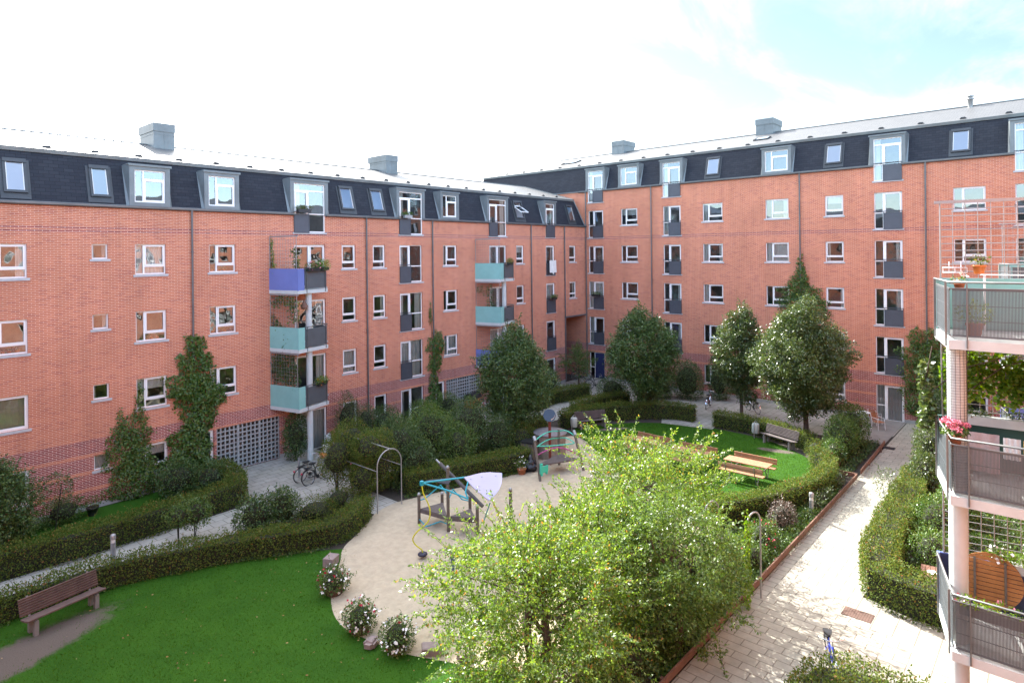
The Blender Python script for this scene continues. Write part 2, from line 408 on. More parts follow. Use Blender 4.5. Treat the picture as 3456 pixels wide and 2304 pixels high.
def bars_for(kind, w, h):
    """list of (x0,z0,x1,z1) frame bars and list of sash rectangles"""
    t = .05; B = [(0,0,t,h),(w-t,0,w,h),(t,0,w-t,t),(t,h-t,w-t,h)]; S = []
    k = kind
    if k == 'wide': B += [(.29*w-.03,t,.29*w+.03,h-t)]; x = .29*w+.03; zz = .27*h; B += [(x,zz-.03,w-t,zz+.03)]; S += [(x,zz+.03,w-t,h-t)]
    elif k == 'plain': S += [(t,t,w-t,h-t)]
    elif k == 'narrow': zz = .25*h; B += [(t,zz-.03,w-t,zz+.03)]; S += [(t,zz+.03,w-t,h-t)]
    elif k == 'dorm': B += [(.29*w-.03,t,.29*w+.03,h-t)]; x = .29*w+.03; zz = .72*h; B += [(x,zz-.03,w-t,zz+.03)]; S += [(x,t,w-t,zz-.03)]
    elif k == 'frL':   # door left, fixed light right
        x = .46*w; B += [(x-.04,t,x+.04,h-t),(x+.04,.90,w-t,.96)]; S += [(t,t,x-.04,h-t)]
    elif k == 'frLt':
        x = .46*w; zz = h-.36; B += [(t,zz-.035,w-t,zz+.035),(x-.04,t,x+.04,zz-.035),(x+.04,.90,w-t,.96)]; S += [(t,t,x-.04,zz-.035)]
    elif k == 'frR':   # narrow light left, door right
        x = .33*w; B += [(x-.04,t,x+.04,h-t),(t,.90,x-.04,.96)]; S += [(x+.04,t,w-t,h-t)]
    elif k == 'frRt':
        x = .33*w; zz = h-.36; B += [(t,zz-.035,w-t,zz+.035),(x-.04,t,x+.04,zz-.035),(t,.90,x-.04,.96)]; S += [(x+.04,t,w-t,zz-.035)]
    elif k == 'frN': S += [(t,t,w-t,h-t)]
    elif k == 'frNt': zz = h-.36; B += [(t,zz-.035,w-t,zz+.035)]; S += [(t,t,w-t,zz-.035)]
    elif k == 'dbl': x = .5*w; B += [(x-.03,t,x+.03,h-t)]; S += [(t,t,x-.03,h-t),(x+.03,t,w-t,h-t)]
    return B, S
def window(parent, kind, u, z, w, h, dep=.09, name='window', sill=True, rail=None, curtain=None, glass=None, roomexp=.3):
    """frame mesh is the part; pane, sill, curtain, room, railing are its sub-parts"""
    w = round(w, 2); h = round(h, 2)
    def mk():
        mb = MB(); B, S = bars_for(kind, w, h)
        for b in B: mb.box(b[0], 0, b[1], b[2], .07, b[3])
        for a, z0, b, z1 in S:
            q = .055 if not kind.startswith('fr') else .075
            for r in ((a+.002,z0+.002,a+q,z1-.002),(b-q,z0+.002,b-.002,z1-.002),(a+q,z0+.002,b-q,z0+q),(a+q,z1-q,b-q,z1-.002)): mb.box(r[0], -.018, r[1], r[2], .05, r[3])
        return mb.data('window_frame', FRAME)
    fr = link(name, cached(('f', kind, w, h), mk), parent, (u, dep, z))
    def mkp():
        mb = MB(); mb.face([(.03,.035,.03),(w-.03,.035,.03),(w-.03,.035,h-.03),(.03,.035,h-.03)]); return mb.data('pane', glass or GLASS)
    link('pane', cached(('p', w, h, (glass or GLASS).name), mkp), fr)
    def mkr():
        mb = MB(); e = roomexp; D = 1.7; y0 = .075
        a, b, z0, z1 = -e, w + e, -e if h < 1.8 else -.02, h + min(e, .25)
        mb.face([(a,D,z0),(b,D,z0),(b,D,z1),(a,D,z1)]); mb.face([(a,y0,z0),(a,D,z0),(a,D,z1),(a,y0,z1)]); mb.face([(b,y0,z0),(b,y0,z1),(b,D,z1),(b,D,z0)])
        mb.face([(a,y0,z0),(b,y0,z0),(b,D,z0),(a,D,z0)]); mb.face([(a,y0,z1),(a,D,z1),(b,D,z1),(b,y0,z1)])
        return mb.data('room', ROOM)
    link('room', cached(('r', w, h, roomexp), mkr), fr)
    if sill:
        def mks():
            mb = MB(); mb.box(-.08, -dep - .045, -.075, w + .08, 0, -.004); mb.box(-.08, -dep-.045, -.095, w+.08, -dep-.03, -.075); return mb.data('sill', SILL)
        link('sill', cached(('s', w, dep), mks), fr)
    c = curtain
    if c is None:
        r = rw.random(); c = 'L' if r < .18 else 'R' if r < .33 else 'LR' if r < .45 else 'full' if r < .52 else 'top' if r < .60 else 'plant' if r < .82 else 'R0'
    def cloth(x0, x1, z0, z1, amp=.035, mt=CURT):
        mb = MB(); n = max(6, int((x1 - x0) / .035)); ph = rw.random() * 6
        ys = [.16 + amp * math.sin(ph + i * 1.7) + .015 * math.sin(i * .6) for i in range(n + 1)]
        for i in range(n):
            xa, xb = x0 + (x1-x0)*i/n, x0 + (x1-x0)*(i+1)/n
            mb.face([(xa,ys[i],z0),(xb,ys[i+1],z0),(xb,ys[i+1],z1),(xa,ys[i],z1)], 0, None, True)
        return mb.data('curtain', mt)
    if 'L' in c: link('curtain', cached(('cl', w, h), lambda: cloth(.03, w*.24, .02, h-.03)), fr)
    if c in ('R', 'LR'): link('curtain', cached(('cr', w, h), lambda: cloth(w*.74, w-.03, .02, h-.03)), fr)
    if c == 'full': link('curtain', cached(('cf', w, h), lambda: cloth(.04, w-.04, .02, h-.03, .02)), fr)
    if c == 'top': link('blind', cached(('ct', w, h), lambda: cloth(.05, w-.05, h*.6, h-.03, .003, CURT)), fr)
    if c == 'blind': link('blind', cached(('cb', w, h), lambda: cloth(.05, w-.05, .03, h-.03, .003, BLIND)), fr)
    if c == 'plant':
        def mkpl():
            mb = MB(); rr = random.Random(int(w * 100)); 
            for _ in range(3):
                x = rr.uniform(.2, w-.2); mb.lathe([(.05,0),(.07,.12)], 8, (x, .22, .0), 1)
                for _ in range(26):
                    p = Vector((x + rr.gauss(0,.07), .22 + rr.gauss(0,.04), .2 + rr.gauss(0,.07))); dd = Vector((rr.gauss(0,1), rr.gauss(0,1), rr.gauss(0,1))).normalized() * .05; e = dd.orthogonal() * .4
                    mb.face([p-dd, p+e, p+dd, p-e])
            return mb.data('window_plant', [simple('houseplant', (.05, .13, .03), .5), TERRA])
        link('window_plant', cached(('pl', w, h), mkpl), fr)
    if rail:
        def mkrl():
            mb = MB()
            if rail == 'L': x0, x1, full = -.02, w*.47, False
            elif rail == 'R': x0, x1, full = w*.34, w+.01, True
            else: x0, x1, full = 0, w, True
            y = -dep - .05
            mb.box(x0, y, -.02, x1, y+.012, .90)
            for r in ((x0, -.04, x0+.03, .93), (x1-.03, -.04, x1, .93), (x0+.03, .89, x1-.03, .92), (x0+.03, -.04, x1-.03, -.01)): mb.box(r[0], y-.014, r[1], r[2], y+.026, r[3])
            if full: mb.box(-.03, y-.01, 1.0, w+.03, y+.022, 1.035); mb.box(x0, y-.006, .92, x0+.02, y+.015, 1.0); mb.box(x1-.02, y-.006, .92, x1, y+.015, 1.0)
            else: mb.box(x0-.01, y-.01, 1.0, x1+.02, y+.022, 1.035); mb.box(x1-.05, y-.006, .92, x1-.03, y+.015, 1.0)
            return mb.data('railing', RAILP)
        link('railing', cached(('rl', w, h, rail, dep), mkrl), fr)
    return fr
def mansard_y(z, z0, z1): return .06 + (z - z0) / (z1 - z0) * .64
def dormer(parent, kind, u0, u1, zb, zt, z0, z1, rail=None, curtain=None):
    """zinc clad box standing out of the mansard, front flush with the wall"""
    mb = MB(); f = .19; a, b = u0 - f, u1 + f; top = zt + .24; D = .95; zs = z0 + .05
    zl = max(zb, zs)
    mb.box(a, -.03, zs, u0, .12, top - .05); mb.box(u1, -.03, zs, b, .12, top - .05); mb.box(u0, -.03, zt, u1, .12, top - .05)
    if zb > zs: mb.box(u0, -.03, zs, u1, .12, zb)
    for x0, x1 in ((a, a + .04), (b - .04, b)):      # cheeks
        mb.prism([(0, 0), (1, 0), (1, 1), (0, 1)], 0, 1, fn=lambda p, q, r, x0=x0, x1=x1: (x0 + (x1 - x0) * p, .12 + (D - .12) * q, zs + (top - .05 - zs) * r))
    # splayed lead flashings along the cheeks
    for s, x in ((-1, a), (1, b)):
        yb, yt = mansard_y(zs, z0, z1) - .02, mansard_y(top - .05, z0, z1) - .02
        mb.face([(x, -.03, zs), (x + s * .10, yb - .0, zs), (x + s * .10, yt, top - .05), (x, -.03 + .0, top - .05)])
    mb.box(a - .05, -.09, top - .05, b + .05, D, top)
    mb.box(a - .05, -.09, top - .09, b + .05, -.06, top - .05)
    dm = mb.obj('dormer', ZINC, parent)
    w, h = round(u1 - u0, 2), round(zt - zb, 2)
    tmp = window(parent, kind, u0, zb, w, h, dep=.03, name='window_frame', sill=(zb < zs), rail=rail, curtain=curtain, glass=GLASS_SKY, roomexp=0)
    # frame, pane, room etc. hang under the dormer (one level): re-parent
    for ch in list(tmp.children):
        ch.parent = dm; ch.location = tmp.location
    tmp.parent = dm
    return dm
LILACB = simple('lilac_blind', (.66,.63,.72), .8, .05); PALEB = simple('pale_blue_blind', (.58,.68,.74), .8, .05)
def skylight(parent, u0, u1, z0, z1, zt, zb, open_=False, blind=None):
    """tilted roof window lying in the mansard plane"""
    mb = MB(); w = u1 - u0; za, zc_ = zb, zt
    def P(u, z, o=0.0): # o = stand-off outwards
        return (u, mansard_y(z, z0, z1) - o * .95, z + o * .29)
    def slab(ua, ub, zA, zB, o0, o1, m=0):
        vs = [P(ua,zA,o0),P(ub,zA,o0),P(ub,zB,o0),P(ua,zB,o0),P(ua,zA,o1),P(ub,zA,o1),P(ub,zB,o1),P(ua,zB,o1)]
        mb.mesh(vs, [(3,2,1,0),(4,5,6,7),(0,1,5,4),(1,2,6,5),(2,3,7,6),(3,0,4,7)], m)
    t = .09
    slab(u0-.1, u0, za-.12, zc_+.1, .005, .035); slab(u1, u1+.1, za-.12, zc_+.1, .005, .035)
    slab(u0-.1, u1+.1, za-.22, za-.005, .004, .03)
    slab(u0, u0+t, za, zc_, .02, .11, 1); slab(u1-t, u1, za, zc_, .02, .11, 1); slab(u0+t, u1-t, za, za+t, .02, .11, 1); slab(u0, u1, zc_-.02, zc_+.12, .02, .14, 1)
    if not open_:
        for a, b in ((u0+t, u0+t+.03), (u1-t-.03, u1-t)): slab(a, b, za+t, zc_-.02, .03, .075, 2)
    sk = mb.obj('skylight', [simple('dark_lead', (.055,.062,.068), .6, .3, 2), simple('dark_sash', (.05,.055,.06), .5), FRAME], parent)
    g = MB()
    if not open_ and blind:
        bl = MB(); bl.face([P(u0+t,za+t,.035),P(u1-t,za+t,.035),P(u1-t,zc_,.035),P(u0+t,zc_,.035)]); bl.obj('blind', blind, sk)
    if not open_: g.face([P(u0+t,za+t,.06),P(u1-t,za+t,.06),P(u1-t,zc_,.06),P(u0+t,zc_,.06)]); g.obj('pane', GLASS_SKY, sk)
    else:
        zm = (za + zc_) / 2; hy = mansard_y(zm, z0, z1)
        a, b = u0+t, u1-t
        A_ = [(a, hy+.16, zm+.36), (b, hy+.16, zm+.36), (b, hy-.62, zm-.12), (a, hy-.62, zm-.12)]
        g.face(A_); g.obj('pane', GLASS_SKY, sk)
        f = MB()
        for i in range(4): f.beam(A_[i], A_[(i+1) % 4], .06, .05)
        f.obj('sash', FRAME, sk)
    r = MB(); D = 1.3
    r.face([(u0,mansard_y(za,z0,z1)+.05,za),(u1,mansard_y(za,z0,z1)+.05,za),(u1,D,za),(u0,D,za)]); r.face([(u0,D,za),(u1,D,za),(u1,D,zc_),(u0,D,zc_)])
    for u in (u0, u1): r.face([(u,mansard_y(za,z0,z1)+.05,za),(u,D,za),(u,D,zc_),(u,mansard_y(zc_,z0,z1)+.05,zc_)])
    r.face([(u0,mansard_y(zc_,z0,z1)+.05,zc_),(u1,mansard_y(zc_,z0,z1)+.05,zc_),(u1,D,zc_),(u0,D,zc_)])
    r.obj('room', simple('attic_lining', (.62,.62,.66), .9, .1), sk)
    return sk
RIDGE_D = 5.95
def roof_z(d, zt, zr): return zt + (d - .7) / (RIDGE_D - .7) * (zr - zt)
def roof(parent, ua, ub, z0, zt, zr, holes, hipL=0.0, hipR=0.0, slantR=0.0):
    mb = MB()
    ln = zt - z0
    fn = lambda u, z: (u, mansard_y(z, z0, zt), z)
    sheet(mb, [ua, ub], [z0, zt], holes, fn, 0)
    if slantR:
        mb.face([fn(ub, z0), fn(ub + slantR, z0), fn(ub, zt)], 0, [(ub, z0), (ub + slantR, z0), (ub, zt)])
        mb.face([fn(ub + slantR, z0), (ub + slantR, 3, z0), (ub, 3, zt), fn(ub, zt)], 0, [(0, z0), (3, z0), (3, zt), (0, zt)])
    n = 10; a, b = ua - .0, ub
    ra, rb = a + hipL, b - hipR
    sl = math.hypot(RIDGE_D - .7, zr - zt)
    mb.face([(a,.66,zt+.03),(b,.66,zt+.03),(rb,RIDGE_D,zr),(ra,RIDGE_D,zr)], 1, [(a,0),(b,0),(rb,sl),(ra,sl)])
    e = 2 * RIDGE_D - .66
    mb.face([(a,e,zt+.03),(ra,RIDGE_D,zr),(rb,RIDGE_D,zr),(b,e,zt+.03)], 1, [(a,0),(ra,sl),(rb,sl),(b,0)])
    mb.face([(a,.66,zt+.03),(ra,RIDGE_D,zr),(a,e,zt+.03)], 1 if hipL else 0, [(0,0),(sl,sl),(e,0)])
    mb.face([(b,.66,zt+.03),(b,e,zt+.03),(rb,RIDGE_D,zr)], 1 if hipR else 0, [(0,0),(e,0),(sl,sl)])
    # back mansard and gable ends of the mansard zone
    B = 2 * RIDGE_D
    mb.face([(a,B-.06,z0),(a,e,zt),(b,e,zt),(b,B-.06,z0)], 0, [(a,0),(a,ln),(b,ln),(b,0)])
    mb.face([(a,.06,z0),(a,.7,zt),(a,e,zt),(a,B-.06,z0)], 0, [(0,0),(.7,ln),(e,ln),(B,0)])
    if not slantR: mb.face([(b,.06,z0),(b,B-.06,z0),(b,e,zt),(b,.7,zt)], 0, [(0,0),(B,0),(e,ln),(.7,ln)])
    rf = mb.obj('roof', [SLATE, ROOFTOP], parent)
    tr = MB()
    tr.prism([(.60, zt-.14), (.64, zt-.14), (.74, zt+.06), (.56, zt+.02)], a, b, fn=lambda p, q, r: (r, p, q))
    if slantR:
        tr.beam((b, .66, zt), (b + slantR, .02, z0), .10, .06); tr.beam((b, .7, zt+.05), (b, RIDGE_D, zr+.02), .12, .05)
    tr.beam((ra, RIDGE_D, zr + .01), (rb, RIDGE_D, zr + .01), .22, .05)
    tr.obj('eaves_trim', ZINC, rf)
    return rf
def roof_vents(rf, us, zt, zr, d=1.15):
    def mk():
        mb = MB(); mb.prism([(-.16,-.12),(.16,-.12),(.16,.14),(-.16,.14)], 0, .015)
        mb.mesh([(-.15,-.12,.015),(.15,-.12,.015),(.15,.14,.05),(-.15,.14,.05),(-.09,-.12,.09),(.09,-.12,.09)],
                [(0,1,5,4),(1,2,5),(0,4,3),(4,5,2,3)])
        return mb.data('roof_vent', BLACK)
    for u in us: link('roof_vent', cached('vent', mk), rf, (u, d, roof_z(d, zt, zr) + .02))
def chimney(rf, u0, u1, d0, d1, top, zt, zr):
    mb = MB(); zb = roof_z(d0, zt, zr) - .3
    mb.box(u0, d0, zb, u1, d1, top - .42); mb.box(u0 - .03, d0 - .03, top - .42, u1 + .03, d1 + .12, top)
    mb.box(u0 - .012, d0 - .012, zb + 1.0, u1 + .012, d1 + .01, zb + 1.03)
    mb.box((u0+u1)/2 - .012, d0 - .012, zb, (u0+u1)/2 + .012, d0, top - .42)
    mb.box(u0 + .1, d1, roof_z(d1, zt, zr) - .9, u1 - .1, d1 + .02, top - .42)
    mb.obj('chimney', ZINC, rf)
def downpipe(parent, u, zb, zt):
    mb = MB(); mb.tube([(u, -.09, zb), (u, -.09, zt - .35), (u, -.11, zt)], .045, 8)
    z = zb + 1.5
    while z < zt - .5: mb.tube([(u, -.09, z), (u, -.09, z + .07)], .056, 8); mb.box(u-.02, -.06, z+.01, u+.02, .0, z+.05); z += 2.1
    mb.obj('downpipe', GUTTER, parent)
def gutter(parent, u0, u1, z, gaps=()):
    mb = MB(); cuts = [u0] + [x for g in gaps for x in g] + [u1]
    for a, b in zip(cuts[::2], cuts[1::2]):
        pts = [(-.01,.05),(-.015,-.02),(-.05,-.07),(-.10,-.075),(-.14,-.04),(-.15,.02),(-.165,.02),(-.16,-.05),(-.10,-.095),(-.05,-.09),(.0,-.04)]
        mb.prism(pts, a, b, fn=lambda p, q, r: (r, p, z + q))
        mb.box(a, -.02, z - .02, b, .10, z + .06)
    mb.obj('gutter', GUTTER, parent)
def lattice_gate(parent, u0, u1, z0, z1, step=.2):
    mb = MB(); y = .03
    n = round((u1 - u0) / step); m = round((z1 - z0) / step)
    for i in range(n + 1): u = u0 + (u1-u0)*i/n; q = .03 if 0 < i < n else .05; mb.box(u-q, y, z0, u+q, y+.05, z1)
    for j in range(m + 1): z = z0 + (z1-z0)*j/m; mb.box(u0, y+.008, z-.03, u1, y+.042, z+.03)
    for f in (.33, .67): u = u0 + (u1-u0)*f; mb.box(u-.05, y-.01, z0, u+.05, y+.06, z1)
    g = mb.obj('lattice_gate', simple('grey_gate_paint', (.33,.35,.34), .6, .15), parent)
    r = MB(); D = 2.2
    r.face([(u0,D,z0),(u1,D,z0),(u1,D,z1),(u0,D,z1)]); r.face([(u0,.13,z0),(u0,D,z0),(u0,D,z1),(u0,.13,z1)]); r.face([(u1,.13,z0),(u1,.13,z1),(u1,D,z1),(u1,D,z0)]); r.face([(u0,.13,z1),(u0,D,z1),(u1,D,z1),(u1,.13,z1)]); r.face([(u0,.13,z0),(u1,.13,z0),(u1,D,z0),(u0,D,z0)])
    r.obj('store_room', ROOM, g)
def balcony(parent, P0, C1, C2, P3, z, pmat, inmat=None, ret=.42, trellis=True, toprail=True, hires=False):
    """slab is the part; panels, mesh screens, handrail, trellis are sub-parts"""
    P = [Vector((p[0], p[1])) for p in (P0, C1, C2, P3)]
    mb = MB(); mb.prism([tuple(p) for p in P], z - .20, z - .03)
    sl = mb.obj('balcony', CONCP, parent)
    sgn = 1 if (P[2] - P[1]).cross(P[0] - P[1]) < 0 else -1
    def inset(a, b, o): # point inwards of edge a-b
        n = Vector((-(b-a).y, (b-a).x)).normalized(); c = (P[0]+P[2])/2
        if n.dot(c - a) < 0: n = -n
        return n * o
    n1 = inset(P[0], P[1], .03); n2 = inset(P[1], P[2], .03); n3 = inset(P[2], P[3], .03)
    e12 = (P[2] - P[1]).normalized(); q = P[1] + e12 * ret
    def wall(mb, a, b, n, z0, z1, t=.02, mi=0):
        a3, b3 = a + n, b + n; nn = n.normalized() * t
        mb.prism([tuple(a3 - nn), tuple(b3 - nn), tuple(b3 + nn), tuple(a3 + nn)], z0, z1, mi)
    pm = MB(); wall(pm, P[0], P[1] , n1, z - .06, z + 1.0); wall(pm, P[1], q, n2, z - .057, z + .997)
    pm.obj('side_panel', pmat, sl)
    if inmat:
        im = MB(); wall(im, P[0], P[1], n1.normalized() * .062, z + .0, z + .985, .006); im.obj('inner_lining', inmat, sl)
    # perforated screens
    sc = MB()
    def screen(a, b, n):
        ln = (b - a).length; e = (b - a).normalized()
        if not hires: wall(sc, a, b, n, z + .03, z + .88, .006)
        else:
            k = int(ln / .019)
            for i in range(k): # fine upright slats
                c = a + e * (ln * (i + .5) / k) + n
                hw, ht = .0068, .003; ex = e * hw; ey = n.normalized() * ht
                sc.prism([tuple(c - ex - ey), tuple(c + ex - ey), tuple(c + ex + ey), tuple(c - ex + ey)], z + .05, z + .86)
            wall(sc, a, b, n, z + .03, z + .06, .012); wall(sc, a, b, n, z + .85, z + .88, .012)
            for f in (.33, .66): wall(sc, a, b, n, z + .05 + .8*f, z + .062 + .8*f, .006)
    q2 = q + e12 * .04
    screen(q2, P[2] - e12 * .05, n2); e23 = (P[3] - P[2]).normalized(); screen(P[2] + e23 * .06, P[3], n3)
    sc.obj('mesh_screen', simple('screen_metal', (.115, .13, .14), .5, .15, 3, metal=.3), sl)
    rl = MB(); hz = z + 1.0
    rl.tube([(*q, hz), (*(P[2] + n2), hz), (*(P[3] + n3), hz)] if True else [], .021, 8)
    rl.tube([(*(q2 + n2), z + .89), (*(P[2] + n2), z + .89)], .012, 6); rl.tube([(*(P[2] + n2), z + .89), (*(P[3] + n3), z + .89)], .012, 6)
    l12 = (P[2] - q).length
    for f in (.09, .90):
        c = q + e12 * l12 * f - n2.normalized() * .012; rl.beam((*c, z - .17), (*c, hz), .035, .022, upv=(e12.x, e12.y, 0))
    l23 = (P[3] - P[2]).length; k = 2
    for f in ([.13, .62] if l23 > 1 else [.5]):
        c = P[2] + e23 * l23 * f - n3.normalized() * .012; rl.beam((*c, z - .17), (*c, hz), .035, .022, upv=(e23.x, e23.y, 0))
    rl.obj('handrail', simple('handrail_metal', (.20, .205, .20), .4, .2, 4, metal=.5), sl)
    if trellis:
        t = MB(); a = P[0] + n1; b = P[1] + n1; e = (b - a).normalized(); ln = (b - a).length - .12; a = a + e * .05; ln -= .05; b = a + e * ln
        z0, z1 = z + 1.0, z + 2.55; w_ = .012
        nu = round(ln / (.21 if hires else .17)); nz = round((z1 - z0) / (.145 if hires else .17)); wr = .0085 if hires else .0055
        for i in range(nu + 1): p = a + e * ln * i / nu; t.tube([(*p, z0), (*p, z1)], .018 if i in (0, nu) else wr, 5)
        for j in range(nz + 1): zz = z0 + (z1 - z0) * j / nz; t.tube([(*a, zz), (*b, zz)], wr, 5)
        if toprail: t.beam((*a, z1), (*(b + e * .1), z1), .05, .06)
        t.obj('trellis', GALV, sl)
    return sl
def fl(k): return 2.8 * k - .1

# ------------------------------------------------------------------ left wing (5 storeys)
LW = thing('apartment_building', 'red brick building on the left with turquoise and blue balconies under a black mansard', 'building', (0, 29.1, 0))
Z0, ZT, ZR = 12.02, 14.13, 15.62
H = 2.17
cols = [(.6,1.8,'wide'),(4.45,5.64,'wide'),(7.72,8.28,'small'),(9.27,10.46,'wide'),(12.28,13.48,'wide'),(16.45,18.2,'door'),(19.2,20.07,'narrow'),(21.2,22.05,'narrow'),
        (23.07,24.77,'fr'),(26.46,27.64,'wide'),(30.6,32.32,'door'),(33.35,34.17,'narrow'),(36.69,37.75,'frN'),(39.59,40.47,'narrow')]
holes = []; wins = []
for k in range(4):
    f = fl(k)
    for i, (a, b, t) in enumerate(cols):
        if k == 0 and i in (4, 9, 13): continue
        if k == 1 and i == 13: continue
        if t == 'small': zb = f + 1.57
        elif t in ('door', 'fr', 'frN'): zb = f
        else: zb = f + .90
        kd = t
        if i == 1 and k in (0, 1): kd = 'plain'
        if i == 1 and k == 0: a = 4.55
        if k == 0 and t == 'narrow': kd = 'plain'
        rail = None
        if t == 'fr': kd = 'frL'; rail = 'L' if k else None
        if t == 'frN': rail = 'F' if k else None
        if t == 'door': kd = 'dbl'
        cur = None
        if i == 1 and k == 1: cur = 'blind'
        if i in (3, 4) and k in (2, 3): cur = 'full' if (i, k) == (3, 3) else 'plant'
        holes.append((a, zb, b, f + H)); wins.append((kd, a, zb, b - a, f + H - zb, rail, cur))
gates = [(12.52, .05, 15.56, 2.1), (26.6, .05, 29.6, 2.1)]
sidedoors = [(11.72, .05, 12.40, 2.1), (25.72, .05, 26.48, 2.1)]
passage = (39.0, 0.0, 41.72, 4.94)
attic = [(16.45,18.2,'frLt','L'),(23.07,24.8,'frLt','L'),(30.6,32.32,'frLt','L'),(36.69,37.75,'frNt','F')]
fz = fl(4)
wallholes = holes + gates + sidedoors + [passage] + [(a, fz, b, Z0) for a, b, _, _ in attic]
mb = MB(); sheet(mb, [-8, 41.8], [0.22, Z0], [(h[0], max(h[1], .22), h[2], h[3]) for h in wallholes], lambda u, z: (u, 0, z)); reveals(mb, [h for h in wallholes if h is not passage])
for (p, q) in (((-8,0),(-8,11.9)), ((-8,11.9),(41.8,11.9))):
    mb.face([(*p, 0), (*q, 0), (*q, Z0), (*p, Z0)], 0, [(0,0),(12,0),(12,Z0),(0,Z0)])
u0, _, u1, zp = passage   # drive-through passage
for u in (u0, u1): mb.face([(u,0,0),(u,11.9,0),(u,11.9,zp),(u,0,zp)], 0, [(0,0),(11.9,0),(11.9,zp),(0,zp)])
mb.face([(u0,0,zp),(u1,0,zp),(u1,11.9,zp),(u0,11.9,zp)], 0, [(0,0),(2,0),(2,9),(0,9)]); mb.face([(u0,9.5,0),(u1,9.5,0),(u1,9.5,zp),(u0,9.5,zp)], 0, [(0,0),(2,0),(2,5),(0,5)])
mb.obj('wall', BRICK, LW)
for a, b in ((-8, 11.72), (12.40, 12.52), (15.56, 16.45), (18.2, 23.07), (24.77, 25.72), (29.6, 30.6), (32.32, 36.69), (37.75, 39.0)): pl = MB(); pl.box(a, -.02, 0, b, .1, .22); pl.obj('plinth', PLINTH, LW)
lb = MB(); lb.box(u0 - .1, -.03, zp - .02, u1, .12, zp + .10); lb.obj('passage_lintel', GUTTER, LW)
for kd, a, zb, w, h, rail, cur in wins: window(LW, kd, a, zb, w, h, rail=rail, curtain=cur, name='french_window' if h > 2 else 'window')
for g_ in gates: lattice_gate(LW, g_[0], g_[2], g_[1], g_[3])
for a, z0, b, z1 in sidedoors: window(LW, 'frN', a, z0, b - a, z1 - z0, name='glazed_door', sill=False, curtain='R0')
mh = [(a, Z0, b, fz + 2.47) for a, b, _, _ in attic] + [(9.27, fz+1.12, 10.46, fz+2.47), (12.28, fz+1.12, 13.48, fz+2.47), (26.46, fz+1.12, 27.64, fz+2.47)]
vel = [(5.0,5.72),(7.75,8.45),(19.3,20.15),(21.3,22.15),(33.5,34.45),(39.8,40.6)]
mhs = mh + [(a, fz+1.25, b, fz+2.42) for a, b in vel]
RF = roof(LW, -8, 41.1, Z0, ZT, ZR, mhs, slantR=.68)
for a, b, kd, rl_ in attic: dormer(LW, kd, a, b, fz, fz + 2.47, Z0, ZT, rail=rl_, curtain=('R' if a > 30 else 'L'))
for a, b in ((9.27,10.46),(12.28,13.48),(26.46,27.64)): dormer(LW, 'dorm', a, b, fz + 1.12, fz + 2.47, Z0, ZT, curtain='R0')
for i, (a, b) in enumerate(vel): skylight(LW, a, b, Z0, ZT, fz + 2.42, fz + 1.25, open_=(i == 4), blind={0: LILACB, 1: PALEB}.get(i))
roof_vents(RF, [-5 + 1.645 * i for i in range(28)], ZT, ZR)
chimney(RF, 11.75, 12.73, 5.0, 6.9, 16.63, ZT, ZR); chimney(RF, 26.0, 26.95, 5.0, 6.9, 16.6, ZT, ZR)
gutter(LW, -8, 41.78, Z0, gaps=[(a - .0, b + .0) for a, b, _, _ in attic])
for u in (11.52, 20.74, 25.72 - .18, 34.91, 38.9): downpipe(LW, u, .05 if u > 30 or u == 20.74 else (2.3 if u < 12 or abs(u-25.54)<.1 else .05), Z0)
for ub, cs in ((15.1, [(1, TEAL), (2, TEAL), (3, BLUEP)]), (29.23, [(1, BLUEP), (2, TEAL), (3, TEAL)])):
    for k, pm_ in cs: balcony(LW, (ub, 0), (ub + .48, -1.85), (ub + 2.4, -1.3), (ub + 2.4, 0), fl(k), pm_)
    c = MB(); c.tube([(ub + 1.33, -1.33, 0), (ub + 1.33, -1.33, fl(3) - .2)], .15, 16); c.obj('balcony_column', CONCP, LW)

# ------------------------------------------------------------------ right wing (6 storeys), u = -Y
RW = thing('apartment_building', 'taller six storey red brick building on the right with french windows but no balconies', 'building', (41.8, 0, 0), R(-90))
Z0, ZT, ZR = 14.80, 16.93, 18.62
rcols = [(-28.82,-27.41,'fr'),(-25.8,-24.37,'wide'),(-22.25,-20.85,'fr'),(-19.21,-17.77,'wide'),(-14.89,-13.43,'wide'),(-11.28,-10.25,'narrow'),(-8.61,-7.18,'fr'),(-4.78,-3.35,'wide'),(-2.12,-.72,'fr')]
holes = []; wins = []
for k in range(5):
    f = fl(k)
    for i, (a, b, t) in enumerate(rcols):
        zb = f if t == 'fr' else f + .88
        top = 2.13
        kd = {'fr': 'frR'}.get(t, t); rail = 'R' if (t == 'fr' and k) else None
        if k == 0 and i in (2, 8): continue
        cur = 'full' if (k == 0 and i == 6) else ('full' if (k, i) in ((3, 4),) else None)
        holes.append((a, zb, b, f + top)); wins.append((kd, a, zb, b - a, f + top - zb, rail, cur, i, k))
attic = [(-28.82,-27.41),(-22.25,-20.85),(-8.61,-7.18),(-2.12,-.72)]
adorm = [(-25.8,-24.37),(-14.89,-13.43)]
vel = [(-19.0,-18.05),(-11.28,-10.35),(-4.88,-4.0)]
fz = fl(5)
wh = holes + [(a, fz, b, Z0) for a, b in attic]
mb = MB(); sheet(mb, [-41, 1.0], [0.2, Z0], [(h[0], max(h[1], .2), h[2], h[3]) for h in wh], lambda u, z: (u, 0, z)); reveals(mb, wh)
for (p, q) in (((-41,0),(-41,11.9)), ((-41,11.9),(1,11.9)), ((1,0),(1,11.9))): mb.face([(*p, 0), (*q, 0), (*q, Z0), (*p, Z0)], 0, [(0,0),(12,0),(12,Z0),(0,Z0)])
